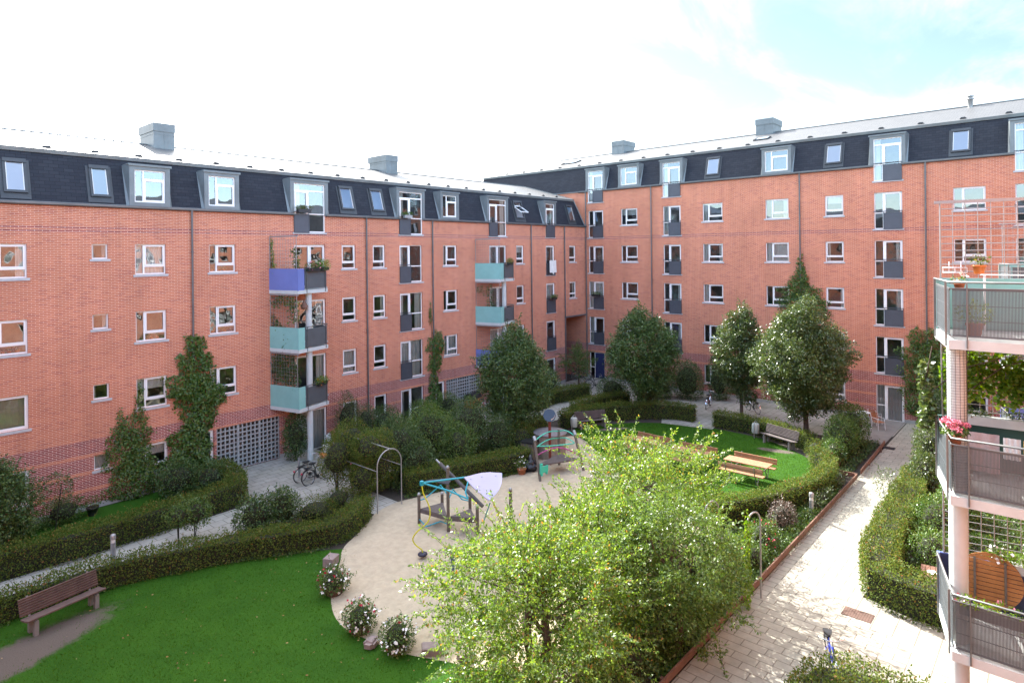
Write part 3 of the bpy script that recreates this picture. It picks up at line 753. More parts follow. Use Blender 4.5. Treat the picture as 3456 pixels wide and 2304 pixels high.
mb.obj('wall', BRICK, RW)
for a, b in ((-29.1, -28.82), (-27.41, -8.61), (-7.18, 1.0)): pl = MB(); pl.box(a, -.02, 0, b, .1, .2); pl.obj('plinth', PLINTH, RW)
for kd, a, zb, w, h, rail, cur, i, k in wins:
    if i == 0 and k == 0:
        fw = window(RW, 'frR', a, zb, w, h, name='front_door', sill=False, curtain='R0')
        dl = MB(); dl.box(w*.36, -.03, .05, w - .06, .02, h - .06); dl.box(w*.40, -.045, 1.0, w*.43, -.03, 1.2); dl.obj('door_leaf', NAVY, fw)
        continue
    window(RW, kd, a, zb, w, h, rail=rail, curtain=cur, name='french_window' if h > 2 else 'window', glass=GLASS_SKY if k == 4 else None)
mh = [(a, Z0, b, fz + 2.45) for a, b in attic] + [(a, fz + 1.12, b, fz + 2.45) for a, b in adorm] + [(a, fz + 1.25, b, fz + 2.42) for a, b in vel]
RR = roof(RW, -41, 1.0, Z0, ZT, ZR, mh, hipL=5.0)
for a, b in attic: dormer(RW, 'frRt', a, b, fz, fz + 2.45, Z0, ZT, rail='R', curtain='L')
for a, b in adorm: dormer(RW, 'dorm', a, b, fz + 1.12, fz + 2.45, Z0, ZT, curtain='R0')
for a, b in vel: skylight(RW, a, b, Z0, ZT, fz + 2.42, fz + 1.25, blind=LILACB)
roof_vents(RR, [-38.4 + 2.0 * i for i in range(20)], ZT, ZR)
chimney(RR, -29.9, -28.7, 5.3, 7.1, 19.55, ZT, ZR); chimney(RR, -17.4, -16.15, 5.3, 7.1, 19.6, ZT, ZR)
def topwindow(rf, u0, u1, d0, d1):
    mb = MB(); za, zb = roof_z(d0, ZT, ZR) + .03, roof_z(d1, ZT, ZR) + .03
    for o, m, e in ((.0, 0, 0), (.07, 1, .07)):
        mb.mesh([(u0+e,d0+e,za+o),(u1-e,d0+e,za+o),(u1-e,d1-e,zb+o),(u0+e,d1-e,zb+o)], [(0,1,2,3)], m)
    mb.beam((u0,d0,za+.04),(u1,d0,za+.04),.08,.1); mb.beam((u0,d1,zb+.04),(u1,d1,zb+.04),.08,.1); mb.beam((u0,d0,za+.04),(u0,d1,zb+.04),.08,.1); mb.beam((u1,d0,za+.04),(u1,d1,zb+.04),.08,.1)
    mb.obj('roof_window', [BLACK, simple('skylight_glass', (.45,.55,.62), .08, .1)], rf)
topwindow(RR, -33.6, -32.2, 2.9, 3.9); topwindow(RR, -16.6, -15.7, 2.7, 3.5)
fm = MB(); fm.lathe([(.13,0),(.13,.55),(.2,.56),(.2,.62),(.12,.64),(.12,.72),(.24,.74),(.02,.86)], 12, (-4.5, 5.6, roof_z(5.6, ZT, ZR) - .1)); fm.obj('flue', GALV, RR)
gutter(RW, -29.7, 1.0, Z0, gaps=attic)
gutter2 = MB(); gutter2.box(-41, -.06, Z0 - .04, -29.7, .1, Z0 + .04); gutter2.obj('eaves_trim', GUTTER, RW)
for u in (-29.3 + .55, -23.16, -12.73, -6.04): downpipe(RW, u if u != -28.75 else -29.0, .05, Z0)

# ------------------------------------------------------------------ wing closing the court on the left, seen in the window reflections, u = Y
EW = thing('apartment_building', 'brick wing closing the courtyard far to the left, mirrored in the window panes', 'building', (-13, 0, 0), R(90))
Z0, ZT, ZR = 12.02, 14.13, 15.62
holes = []; wins = []
for k in range(4):
    for i in range(9):
        a = .8 + i * 3.2; zb = fl(k) + .9; holes.append((a, zb, a + 1.3, fl(k) + 2.17)); wins.append((a, zb))
mb = MB(); sheet(mb, [-.5, 29.1], [0, Z0], holes, lambda u, z: (u, 0, z)); reveals(mb, holes)
for (p, q) in (((-.5,0),(-.5,11.9)), ((-.5,11.9),(29.1,11.9)), ((29.1,0),(29.1,11.9))): mb.face([(*p, 0), (*q, 0), (*q, Z0), (*p, Z0)], 0, [(0,0),(12,0),(12,Z0),(0,Z0)])
mb.obj('wall', BRICK, EW)
for a, zb in wins: window(EW, 'wide', a, zb, 1.3, 1.27, curtain='R0')
roof(EW, -.5, 29.1, Z0, ZT, ZR, [])

# ------------------------------------------------------------------ our own building, behind and to the right of the camera, u = -X
CW = thing('apartment_building', 'sunlit red brick building at the right edge with the near stack of mesh fronted balconies', 'building', (0, -.5, 0), R(180))
Z0, ZT, ZR = 12.02, 14.13, 15.62
holes = []; wins = []
for k in range(5):
    for i in range(18):
        a = -43 + i * 3.4
        if abs(a + 2.5) < 2.2 and k == 3: pass
        t = ('fr', 'wide')[i % 2]; kd = 'frR' if t == 'fr' else 'wide'
        w_ = 1.5 if t == 'fr' else 1.3; zb = fl(k) if t == 'fr' else fl(k) + .9
        if k == 4: continue
        holes.append((a, max(zb, .05), a + w_, fl(k) + 2.17)); wins.append((kd, a, max(zb, .05), w_, fl(k) + 2.17 - max(zb, .05)))
mb = MB(); sheet(mb, [-44, 20], [0, Z0], holes, lambda u, z: (u, 0, z)); reveals(mb, holes)
for (p, q) in (((-44,0),(-44,11.9)), ((-44,11.9),(20,11.9)), ((20,0),(20,11.9))): mb.face([(*p, 0), (*q, 0), (*q, Z0), (*p, Z0)], 0, [(0,0),(12,0),(12,Z0),(0,Z0)])
mb.obj('wall', BRICK, CW)
for kd, a, zb, w, h in wins: window(CW, kd, a, zb, w, h, curtain='full' if rw.random() < .3 else 'R0', name='window', sill=True)
roof(CW, -44, 20, Z0, ZT, ZR, [])
gutter(CW, -44, 20, Z0)
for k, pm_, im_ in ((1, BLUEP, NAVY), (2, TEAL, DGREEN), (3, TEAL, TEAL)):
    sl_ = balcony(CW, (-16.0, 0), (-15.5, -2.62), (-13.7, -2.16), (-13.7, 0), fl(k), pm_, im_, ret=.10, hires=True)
c = MB(); c.tube([(-14.2, -2.10, 0), (-14.2, -2.10, fl(3) - .2)], .15, 20); c.obj('balcony_column', CONCP, CW)
c = MB()   # wire net wrapped round the column between first and second balcony
for i in range(14):
    a = 2 * math.pi * i / 14; x, y = -14.2 + .158 * math.cos(a), -2.10 + .158 * math.sin(a); c.tube([(x, y, fl(2)), (x, y, fl(3) - .22)], .003, 4)
for j in range(52):
    z = fl(2) + .04 + j * .05; c.tube([(-14.2 + .158 * math.cos(2*math.pi*i/14), -2.10 + .158 * math.sin(2*math.pi*i/14), z) for i in range(14)], .003, 4, closed=True)
c.obj('column_net', simple('net_wire', (.12,.10,.10), .6), CW)
for k, pm_ in ((3, TEAL),): balcony(CW, (-31.7, 0), (-31.2, -2.62), (-29.4, -2.16), (-29.4, 0), fl(k), pm_, pm_, ret=.1)
for k in (1, 2): balcony(CW, (-31.7, 0), (-31.2, -2.62), (-29.4, -2.16), (-29.4, 0), fl(k), BLUEP, None, ret=.1, trellis=False)
# ------------------------------------------------------------------ ground
def sheetobj(name, poly, z, mat, n_extra=None):
    mb = MB(); mb.face([(x, y, z) for x, y in poly]); return structure(name, mb, mat)
def smooth_poly(pts, it=2):
    for _ in range(it):
        q = []
        for i in range(len(pts)):
            a, b = pts[i], pts[(i+1) % len(pts)]
            q += [(a[0]*.75+b[0]*.25, a[1]*.75+b[1]*.25), (a[0]*.25+b[0]*.75, a[1]*.25+b[1]*.75)]
        pts = q
    return pts
WORN = [(3.4, 19.7, 2.6, .75, 18), (30.2, 19.3, .9, .3, -35), (32.0, 11.0, .3, .9, 10)]
GRASS = newmat('lawn_grass')
def _g():
    m, t, p = GRASS; l = t.links.new
    tcn = nd(t, 'ShaderNodeTexCoord')
    a = nd(t, 'ShaderNodeTexNoise', Scale=.8, Detail=6.0, Roughness=.6); b = nd(t, 'ShaderNodeTexNoise', Scale=22.0, Detail=5.0, Roughness=.75)
    l(tcn.outputs['Object'], a.inputs['Vector']); l(tcn.outputs['Object'], b.inputs['Vector'])
    f = nd(t, 'ShaderNodeMapRange'); f.inputs['From Min'].default_value = .35; f.inputs['From Max'].default_value = .65; l(a.outputs['Fac'], f.inputs['Value'])
    f2 = nd(t, 'ShaderNodeMapRange'); f2.inputs['From Min'].default_value = .3; f2.inputs['From Max'].default_value = .7; l(b.outputs['Fac'], f2.inputs['Value'])
    c = mixc(t, f.outputs['Result'], (.025, .088, .005), (.038, .116, .007)); c = mixc(t, mth(t, 'MULTIPLY', f2.outputs['Result'], .6), c, (.020, .066, .005))
    sp = nd(t, 'ShaderNodeSeparateXYZ'); l(tcn.outputs['Object'], sp.inputs[0])
    wob = nd(t, 'ShaderNodeTexNoise', Scale=2.6, Detail=6.0, Roughness=.7); l(tcn.outputs['Object'], wob.inputs['Vector'])
    worn = None      # trampled bare patches: in front of the bench and between the flower tubs
    for (x, y, rx, ry, an) in WORN:
        ca, sa = math.cos(R(an)), math.sin(R(an))
        dx = mth(t, 'SUBTRACT', sp.outputs['X'], x); dy = mth(t, 'SUBTRACT', sp.outputs['Y'], y)
        u = mth(t, 'DIVIDE', mth(t, 'ADD', mth(t, 'MULTIPLY', dx, ca), mth(t, 'MULTIPLY', dy, sa)), rx); v = mth(t, 'DIVIDE', mth(t, 'SUBTRACT', mth(t, 'MULTIPLY', dy, ca), mth(t, 'MULTIPLY', dx, sa)), ry)
        q = mth(t, 'SQRT', mth(t, 'ADD', mth(t, 'MULTIPLY', u, u), mth(t, 'MULTIPLY', v, v)))
        f_ = nd(t, 'ShaderNodeMapRange'); f_.interpolation_type = 'SMOOTHSTEP'; f_.inputs['From Min'].default_value = 1.15; f_.inputs['From Max'].default_value = .75
        l(mth(t, 'ADD', q, mth(t, 'MULTIPLY', mth(t, 'SUBTRACT', wob.outputs['Fac'], .5), .9)), f_.inputs['Value'])
        worn = f_.outputs['Result'] if worn is None else mth(t, 'MAXIMUM', worn, f_.outputs['Result'])
    c = mixc(t, worn, c, (.125, .10, .082))
    l(c, p.inputs['Base Color']); p.inputs['Roughness'].default_value = .9; p.inputs['Specular IOR Level'].default_value = .15
    bm_ = nd(t, 'ShaderNodeBump', Strength=.9, Distance=.03); l(b.outputs['Fac'], bm_.inputs['Height']); l(bm_.outputs[0], p.inputs['Normal'])
    return m
GRASS = _g()
SAND = simple('sand', (.47, .385, .275), .95, .20, 4.5, bump=1.0, bscale=9)
PAVE_L = paver('grey_slabs', .6, .4, 0, (.40, .375, .325), (.35, .33, .285), (.15, .14, .11), moss=.55)
PAVE_W = paver('grey_slabs_walk', .5, .5, 0, (.44, .415, .365), (.39, .37, .325), (.15, .14, .11), moss=.15)
PAVE_R = paver('pink_beige_slabs', .60, .30, 90, (.37, .35, .285), (.33, .31, .25), (.17, .145, .11), moss=.08)
PAVE_R2 = paver('square_slabs', .50, .50, 90, (.39, .365, .295), (.345, .325, .265), (.17, .145, .11), off=0)
g = MB(); g.face([(-600,-600,-.02),(700,-600,-.02),(700,700,-.02),(-600,700,-.02)]); structure('ground', g, SOIL)
NEARLAWN = [(-8,5),(-8,22.1),(3.2,21.9),(5,21.85),(6.7,21.5),(8.7,20.7),(10.28,19.8),(11.5,19.0),(12.2,18.4),(11.5,17.4),(10.6,16.6),(9.9,15.6),(9.55,14.5),(9.75,13.3),(10.0,12.2),(10.6,11.2),(11.4,9.5),(11.6,6)]
LAWN2 = [(27.0,18.9),(27.9,20.3),(28.9,21.2),(30.3,20.4),(32.2,19.1),(33.7,16.8),(33.9,14.6),(33.7,12.4),(32.9,10.8),(31.6,9.2),(30.1,8.4),(28.4,8.15),(26.5,8.2),(24.6,8.9),(23.0,10.0),(22.6,11.5),(23.6,14),(25.2,16.6)]
sheetobj('lawn', NEARLAWN, .012, GRASS); sheetobj('lawn', smooth_poly(LAWN2), .012, GRASS)
sheetobj('lawn', [(-8,25.3),(11.2,25.3),(11.8,26.4),(11.9,29.0),(-8,29.0)], .004, GRASS)
SANDP = [(14.4,20.0),(15.4,20.3),(16.1,20.25),(18.5,19.5),(21.3,18.6),(24.3,19.4),(26.0,20.4),(27.2,20.6),(27.9,20.1),(27.0,18.6),(25.0,16.2),(23.2,13.6),(22.4,11.3),(22.6,10.2),(21.2,9.4),(18,8.3),(14,8.1),(11.6,8.4),(10.9,10.2),(10.3,11.6),(9.85,12.5),(9.65,13.6),(9.5,14.4),(9.7,15.4),(10.5,16.7),(11.5,17.7),(12.1,18.55),(13.1,19.05)]
# sand surface with hollows and footprints
def sandmesh():
    rr = random.Random(5); xs = np.arange(9, 28.4, .10); ys = np.arange(7.8, 21, .10)
    X, Y = np.meshgrid(xs, ys, indexing='ij'); Z = .012 * np.sin(X*2.1+Y) + .012 * np.sin(Y*3.1 - X*1.3) + .006 * np.random.RandomState(2).randn(*X.shape)
    for _ in range(1500):
        cx, cy = rr.uniform(9.5, 27), rr.uniform(8.5, 20); q = (X-cx)**2 + (Y-cy)**2; Z -= .045 * np.exp(-q/.018) - .014 * np.exp(-q/.07)
    return X, Y, Z
def inpoly(x, y, P):
    c = np.zeros(np.shape(x), bool); n = len(P)
    for i in range(n):
        x1, y1 = P[i]; x2, y2 = P[i-1]
        c ^= ((y1 > y) != (y2 > y)) & (x < (x2-x1)*(y-y1)/(y2-y1+1e-12)+x1)
    return c
def sand_obj():
    X, Y, Z = sandmesh(); P = smooth_poly(SANDP, 2)
    ins = inpoly(X, Y, P); nx, ny = X.shape; idx = -np.ones(X.shape, int); fs = []
    keep = np.zeros(X.shape, bool)
    q = ins[:-1,:-1] & ins[1:,:-1] & ins[1:,1:] & ins[:-1,1:]
    for i, j in zip(*np.nonzero(q)): keep[i:i+2, j:j+2] = True
    idx[keep] = np.arange(keep.sum()); vs = np.stack([X[keep], Y[keep], Z[keep] + .055], 1)
    fs = [(idx[i,j], idx[i+1,j], idx[i+1,j+1], idx[i,j+1]) for i, j in zip(*np.nonzero(q))]
    dd = np.full(len(vs), 9.)
    for i in range(len(P)):
        a, b = np.array(P[i]), np.array(P[i-1]); ab = b - a; tt = np.clip(((vs[:,:2]-a) @ ab)/(ab @ ab + 1e-9), 0, 1); dd = np.minimum(dd, np.linalg.norm(vs[:,:2] - a - tt[:,None]*ab, axis=1))
    w_ = np.clip(dd/.6, 0, 1); vs[:,2] = .004 + w_ * vs[:,2]
    me = bpy.data.meshes.new('sand'); me.from_pydata(vs.tolist(), [], [tuple(int(k) for k in f) for f in fs]); me.materials.append(SAND)
    for p in me.polygons: p.use_smooth = True
    o = link('sand', me); o['kind'] = 'structure'
sand_obj()
sheetobj('sand_edge', smooth_poly(SANDP, 2), .016, SAND)
sheetobj('path', [(-8,22.75),(9.4,22.6),(12.6,22.1),(14.2,22.1),(17.6,22.9),(34,22.9),(34,24.8),(17.4,24.8),(12.3,24.8),(11.3,24.65),(-8,24.6)], .02, PAVE_W)
sheetobj('path', [(14.5,19.7),(15.85,20.0),(15.85,22.4),(14.5,22.4)], .014, PAVE_W)
sheetobj('pavement', [(12.25,24.8),(17.5,24.8),(17.5,29.1),(12.45,29.1)], .024, PAVE_L)
sheetobj('pavement', [(25.4,24.8),(34,24.8),(34,22.9),(36.2,20.8),(36.2,8),(38.3,7.1),(41.8,7.1),(41.8,29.1),(25.4,29.1)], .016, PAVE_L)
sheetobj('path', [(33.0,17.8),(36.3,19.5),(36.3,15.4),(33.6,15.0)], .021, PAVE_L)
sheetobj('path', [(5,4.4),(15.3,4.4),(15.3,3.0),(18.42,3.0),(18.42,4.6),(20.4,4.5),(22,4.8),(41.8,4.9),(41.8,7.05),(12.5,6.95),(5,6.95)], .020, PAVE_R)
sheetobj('pavement', [(15.3,-.5),(20.0,-.5),(20.0,4.6),(18.42,4.6),(18.42,3.0),(15.3,3.0)], .026, PAVE_R2)
sheetobj('terrace', [(36.2,7.15),(41.8,7.15),(41.8,9.3),(37.4,9.3)], .03, simple('terrace_slab', (.24,.22,.20), .9, .25, 2))
sheetobj('terrace', [(19.9,-.5),(24,-.5),(24,3.6),(20.4,3.6)], .02, PAVE_W)
# grass blades on the near lawn edges and surface
def grass_blades(poly, n, h, seed, name='grass'):
    rs = np.random.RandomState(seed); P = np.array(poly); lo, hi = P.min(0), P.max(0)
    pts = lo + rs.rand(n * 2, 2) * (hi - lo); pts = pts[inpoly(pts[:,0], pts[:,1], poly)][:n]
    for (wx, wy, wrx, wry, an) in WORN:
        ca, sa = math.cos(R(an)), math.sin(R(an)); dx, dy = pts[:,0]-wx, pts[:,1]-wy; q = np.hypot((dx*ca+dy*sa)/wrx, (dy*ca-dx*sa)/wry); pts = pts[q + .25*rs.randn(len(pts)) > .95]
    k = len(pts)
    a = rs.rand(k) * 6.28; hh = h * (.6 + .8 * rs.rand(k)); w = .006 + .006 * rs.rand(k); lean = (rs.rand(k, 2) - .5) * .05
    dx, dy = np.cos(a) * w, np.sin(a) * w
    V = np.zeros((k, 3, 3)); V[:,0,:2] = pts - np.stack([dx, dy], 1); V[:,1,:2] = pts + np.stack([dx, dy], 1); V[:,2,:2] = pts + lean; V[:,:2,2] = .01; V[:,2,2] = hh + .01
    return npmesh(name, V.reshape(-1, 3), 3)
def npmesh(name, V, k, mats=None):
    n = len(V) // k; me = bpy.data.meshes.new(name)
    me.vertices.add(n * k); me.loops.add(n * k); me.polygons.add(n)
    me.vertices.foreach_set('co', np.ascontiguousarray(V, dtype=np.float32).ravel())
    me.loops.foreach_set('vertex_index', np.arange(n * k, dtype=np.int32))
    me.polygons.foreach_set('loop_start', np.arange(0, n * k, k, dtype=np.int32)); me.polygons.foreach_set('loop_total', np.full(n, k, dtype=np.int32))
    for m in (mats or []): me.materials.append(m)
    me.update(calc_edges=True); return me
GB = leaf_mat('grass_blade', [(0, (.024, .066, .003)), (.6, (.042, .112, .005)), (1, (.070, .145, .010))], .6, .5, .2)
for poly, n, h, s in ((NEARLAWN, 110000, .032, 1), (smooth_poly(LAWN2), 60000, .035, 2)):
    me = grass_blades(poly, n, h, s); me.materials.append(GB); o = link('grass', me); o['kind'] = 'stuff'; o['label'] = ('mown grass blades of the shaded lawn in the foreground', 'mown grass blades of the round sunlit lawn behind')[s-1]; o['category'] = 'grass'
# fallen leaves on the near lawn and the sand
def litter(poly, n, seed, z, label):
    rs = np.random.RandomState(seed); P = np.array(poly); lo, hi = P.min(0), P.max(0)
    pts = lo + rs.rand(n * 2, 2) * (hi - lo); pts = pts[inpoly(pts[:,0], pts[:,1], poly)][:n]
    V = []
    for x, y in pts:
        a = rs.rand() * 6.28; l_ = .018 + .02 * rs.rand(); c, s_ = math.cos(a) * l_, math.sin(a) * l_
        V += [(x-c, y-s_, z+.01), (x+s_*.5, y-c*.5, z+.02), (x+c, y+s_, z+.012), (x-s_*.5, y+c*.5, z+.004)]
    me = npmesh('fallen_leaves', np.array(V), 4, [leaf_mat('dead_leaf', [(0, (.16,.07,.03)), (.5, (.30,.15,.05)), (1, (.42,.33,.16))], .8, 0)])
    o = link('fallen_leaves', me); o['kind'] = 'stuff'; o['label'] = label; o['category'] = 'leaves'
litter(NEARLAWN, 700, 3, .05, 'brown fallen leaves scattered over the foreground lawn')
litter(SANDP, 260, 4, .05, 'small dry leaves scattered over the sand')

# ------------------------------------------------------------------ foliage
def leafquads(P, D, size, rs, aspect=.5, nrm=None, njit=.7):
    n = len(P); D = D / np.maximum(np.linalg.norm(D, axis=1, keepdims=True), 1e-6)
    q = rs.randn(n, 3) if nrm is None else nrm + njit * rs.randn(n, 3)
    S = np.cross(D, q); S /= np.maximum(np.linalg.norm(S, axis=1, keepdims=True), 1e-6); U = np.cross(S, D)
    l = size * (.65 + .7 * rs.rand(n, 1)); w = l * aspect * .5
    a = P; b = P + D * l * .45 + S * w + U * w * .35; c = P + D * l; d = P + D * l * .45 - S * w + U * w * .35
    return np.stack([a, b, c, d], 1).reshape(-1, 3)
def lumps(d, rs, k=7):
    ph = rs.rand(k) * 6.28; ax = rs.randn(k, 3) * 2.6; s = np.zeros(len(d))
    for i in range(k): s += np.sin(d @ ax[i] + ph[i])
    return s / k
def blob_leaves(blobs, dens, size, rs, aspect=.55, depth=.35, rough=.22, upb=.5, outb=.7):
    """blobs: (x,y,z, rx,ry,rz)"""
    out_ = []
    for (x, y, z, rx, ry, rz) in blobs:
        area = 4 * math.pi * ((rx*ry)**1.6/3 + (rx*rz)**1.6/3 + (ry*rz)**1.6/3)**(1/1.6); n = int(area * dens)
        d = rs.randn(n, 3); d /= np.linalg.norm(d, axis=1, keepdims=True)
        r = (1 + rough * lumps(d, rs)) * (1 - depth * rs.rand(n)**2) * (1 + .05 * rs.randn(n))
        P = d * r[:, None] * np.array([rx, ry, rz]) + np.array([x, y, z]); ok = P[:, 2] > .03
        P, d = P[ok], d[ok]; n = len(P)
        D = d * outb + rs.randn(n, 3) * .7 + np.array([0, 0, .1]); nr = d * .6 + np.array([0, 0, upb])
        out_.append(leafquads(P, D, size, rs, aspect, nr, .6))
    return np.concatenate(out_)
def stems(mb, base, tips, r0, n=3):
    for t in tips:
        b = Vector(base); e = Vector(t); m = (b + e) / 2 + Vector((rw.gauss(0,.06), rw.gauss(0,.06), .05)) * (e - b).length
        mb.tube([tuple(b), tuple(m), tuple(e)], r0, 5, r2=r0 * .35)
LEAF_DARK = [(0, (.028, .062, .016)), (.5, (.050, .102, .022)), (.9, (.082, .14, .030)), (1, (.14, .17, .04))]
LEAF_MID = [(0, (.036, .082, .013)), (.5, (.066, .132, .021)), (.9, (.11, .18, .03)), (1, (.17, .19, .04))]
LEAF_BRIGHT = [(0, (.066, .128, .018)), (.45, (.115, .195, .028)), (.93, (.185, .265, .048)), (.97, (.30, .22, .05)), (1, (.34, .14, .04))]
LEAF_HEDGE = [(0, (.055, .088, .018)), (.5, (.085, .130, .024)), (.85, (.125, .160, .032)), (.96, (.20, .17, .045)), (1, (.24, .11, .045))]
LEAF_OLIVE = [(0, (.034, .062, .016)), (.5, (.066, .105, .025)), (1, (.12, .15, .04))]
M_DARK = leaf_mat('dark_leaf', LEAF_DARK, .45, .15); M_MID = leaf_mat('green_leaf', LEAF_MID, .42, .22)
M_SHADED = leaf_mat('shaded_leaf', [(0, (.055, .108, .020)), (.5, (.098, .168, .030)), (1, (.16, .23, .05))], .38, .35, .5)  # greener crab apple leaf, colour also darkened for the crown's own shade
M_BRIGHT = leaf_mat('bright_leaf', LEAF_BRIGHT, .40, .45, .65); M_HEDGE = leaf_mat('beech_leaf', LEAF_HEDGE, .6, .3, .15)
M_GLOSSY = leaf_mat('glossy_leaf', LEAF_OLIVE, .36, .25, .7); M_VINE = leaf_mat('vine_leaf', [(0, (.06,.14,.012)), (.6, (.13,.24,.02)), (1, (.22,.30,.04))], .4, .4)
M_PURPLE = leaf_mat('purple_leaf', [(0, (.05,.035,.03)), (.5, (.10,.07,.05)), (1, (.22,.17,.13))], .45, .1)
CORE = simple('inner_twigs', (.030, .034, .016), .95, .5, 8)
def plant(name, label, cat, blobs, mat, dens=420, size=.06, seed=0, group=None, stem=True, aspect=.55, depth=.4, rough=.22, extra=None, extramat=None, exname='flowers', core=True, twigs=14):
    rs = np.random.RandomState(seed + 100); x0 = sum(b[0] for b in blobs) / len(blobs); y0 = sum(b[1] for b in blobs) / len(blobs)
    t = thing(name, label, cat, (x0, y0, 0), 0, group)
    V = blob_leaves(blobs, dens, size, rs, aspect, depth, rough) - np.array([x0, y0, 0])
    # odd shoots sticking out
    if twigs:
        S = []
        for _ in range(twigs * len(blobs)):
            b = blobs[rs.randint(len(blobs))]; d = rs.randn(3); d[2] = abs(d[2]) + .3; d /= np.linalg.norm(d)
            p = np.array(b[:3]) + d * np.array(b[3:]) * .9; k = 12; tt = np.linspace(0, 1, k)[:, None]
            q = p + d * tt * (.18 + .25 * rs.rand()) + rs.randn(k, 3) * .012
            S.append(leafquads(q, d + rs.randn(k, 3) * .8, size * .9, rs, aspect, np.tile([0, 0, 1.], (k, 1)), .7))
        V = np.concatenate([V, np.concatenate(S) - np.array([x0, y0, 0])])
    me = npmesh('foliage', V, 4, [mat]); link('foliage', me, t)
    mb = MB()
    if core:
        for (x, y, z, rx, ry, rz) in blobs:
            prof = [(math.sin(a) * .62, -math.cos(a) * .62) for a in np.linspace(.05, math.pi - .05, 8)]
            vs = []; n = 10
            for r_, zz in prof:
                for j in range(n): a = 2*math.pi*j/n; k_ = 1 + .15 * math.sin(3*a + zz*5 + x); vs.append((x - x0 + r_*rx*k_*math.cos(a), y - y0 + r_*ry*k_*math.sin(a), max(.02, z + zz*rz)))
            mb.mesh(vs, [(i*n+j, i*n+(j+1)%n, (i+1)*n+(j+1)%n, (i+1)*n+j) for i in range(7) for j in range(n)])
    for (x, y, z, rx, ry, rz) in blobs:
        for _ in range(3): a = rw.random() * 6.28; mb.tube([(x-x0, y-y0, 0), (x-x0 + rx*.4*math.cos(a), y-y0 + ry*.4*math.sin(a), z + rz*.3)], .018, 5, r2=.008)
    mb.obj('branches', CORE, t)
    if extra is not None: link(exname, npmesh(exname, extra(rs) - np.array([x0, y0, 0]), 4, [extramat]), t)
    return t
def hedge(label, line, w, h, seed, mat=None, dens=760, size=.062, closed=False, rough=.17, name='hedge', z0=0):
    rs = np.random.RandomState(seed); L_ = [Vector(p) for p in line]; out_ = []; mb = MB(); x0, y0 = line[0]
    t = thing(name, label, 'hedge', (x0, y0, 0), 0, None)
    # resample
    pts = [L_[0]]; 
    for a, b in zip(L_[:-1], L_[1:]):
        k = max(1, int((b - a).length / .4))
        for i in range(1, k + 1): pts.append(a + (b - a) * i / k)
    P = np.array([(p.x, p.y) for p in pts]); T = np.gradient(P, axis=0); T /= np.linalg.norm(T, axis=1, keepdims=True); Nn = np.stack([-T[:, 1], T[:, 0]], 1)
    tot = np.concatenate([[0], np.cumsum(np.linalg.norm(np.diff(P, axis=0), axis=1))]); Ls = tot[-1]
    def at(s, o, z):
        i = np.clip(np.searchsorted(tot, s) - 1, 0, len(P) - 2); f = ((s - tot[i]) / (tot[i+1] - tot[i]))[:, None]
        c = P[i] * (1 - f) + P[i+1] * f; n = Nn[i] * (1 - f) + Nn[i+1] * f
        return np.concatenate([c + n * o[:, None], z[:, None]], 1), n
    for face, area in (('top', Ls * w), ('a', Ls * h), ('b', Ls * h), ('e0', w * h), ('e1', w * h)):
        n = int(area * dens); s = rs.rand(n) * Ls; dd = rs.rand(n)**2 * .20
        wob = rough * (np.sin(s * 2.3 + seed) * .5 + np.sin(s * 5.1) * .3 + .2 * rs.randn(n))
        if face == 'top': P3, nn = at(s, (rs.rand(n) - .5) * w, h + wob * .7 - dd + .03 * rs.randn(n)); nr = np.tile([0, 0, 1.], (n, 1))
        elif face in 'ab':
            sg = 1 if face == 'a' else -1; P3, nn = at(s, sg * (w/2 + wob * .6 - dd), rs.rand(n) * h * 1.02 + .02); nr = np.concatenate([nn * sg, np.full((n, 1), .35)], 1)
        else:
            s = np.full(n, .001 if face == 'e0' else Ls - .001); P3, nn = at(s, (rs.rand(n) - .5) * w, rs.rand(n) * h); sg = -1 if face == 'e0' else 1
            tt = T[0] if face == 'e0' else T[-1]; P3[:, :2] += tt * sg * (.03 - dd + .03 * rs.randn(n))[:, None]; nr = np.tile([tt[0]*sg, tt[1]*sg, .3], (n, 1))
        out_.append(leafquads(P3, nr * .5 + rs.randn(n, 3) * .6, size, rs, .6, nr, .55))
    for _ in range(int(Ls * 9)):      # stray shoots
        s1 = np.full(10, rs.rand() * Ls); o1 = np.full(10, (rs.rand() - .5) * w * 1.05); c, _n = at(s1, o1, np.linspace(h - .05, h + .05 + .22 * rs.rand(), 10)); c[:, :2] += np.linspace(0, 1, 10)[:, None] * rs.randn(2) * .09
        out_.append(leafquads(c + rs.randn(10, 3) * .012, rs.randn(10, 3) + np.array([0, 0, .4]), size, rs, .6, np.tile([0, 0, 1.], (10, 1)), .6))
    V = np.concatenate(out_) - np.array([x0, y0, 0])
    link('foliage', npmesh('foliage', V, 4, [mat or M_HEDGE]), t)
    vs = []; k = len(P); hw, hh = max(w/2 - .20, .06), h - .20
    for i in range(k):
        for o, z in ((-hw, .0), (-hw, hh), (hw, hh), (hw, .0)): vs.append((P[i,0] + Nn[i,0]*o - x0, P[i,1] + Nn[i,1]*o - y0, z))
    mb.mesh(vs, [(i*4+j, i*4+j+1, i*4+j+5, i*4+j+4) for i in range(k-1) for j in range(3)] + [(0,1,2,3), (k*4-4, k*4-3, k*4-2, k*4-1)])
    mb.obj('branches', CORE, t); return t
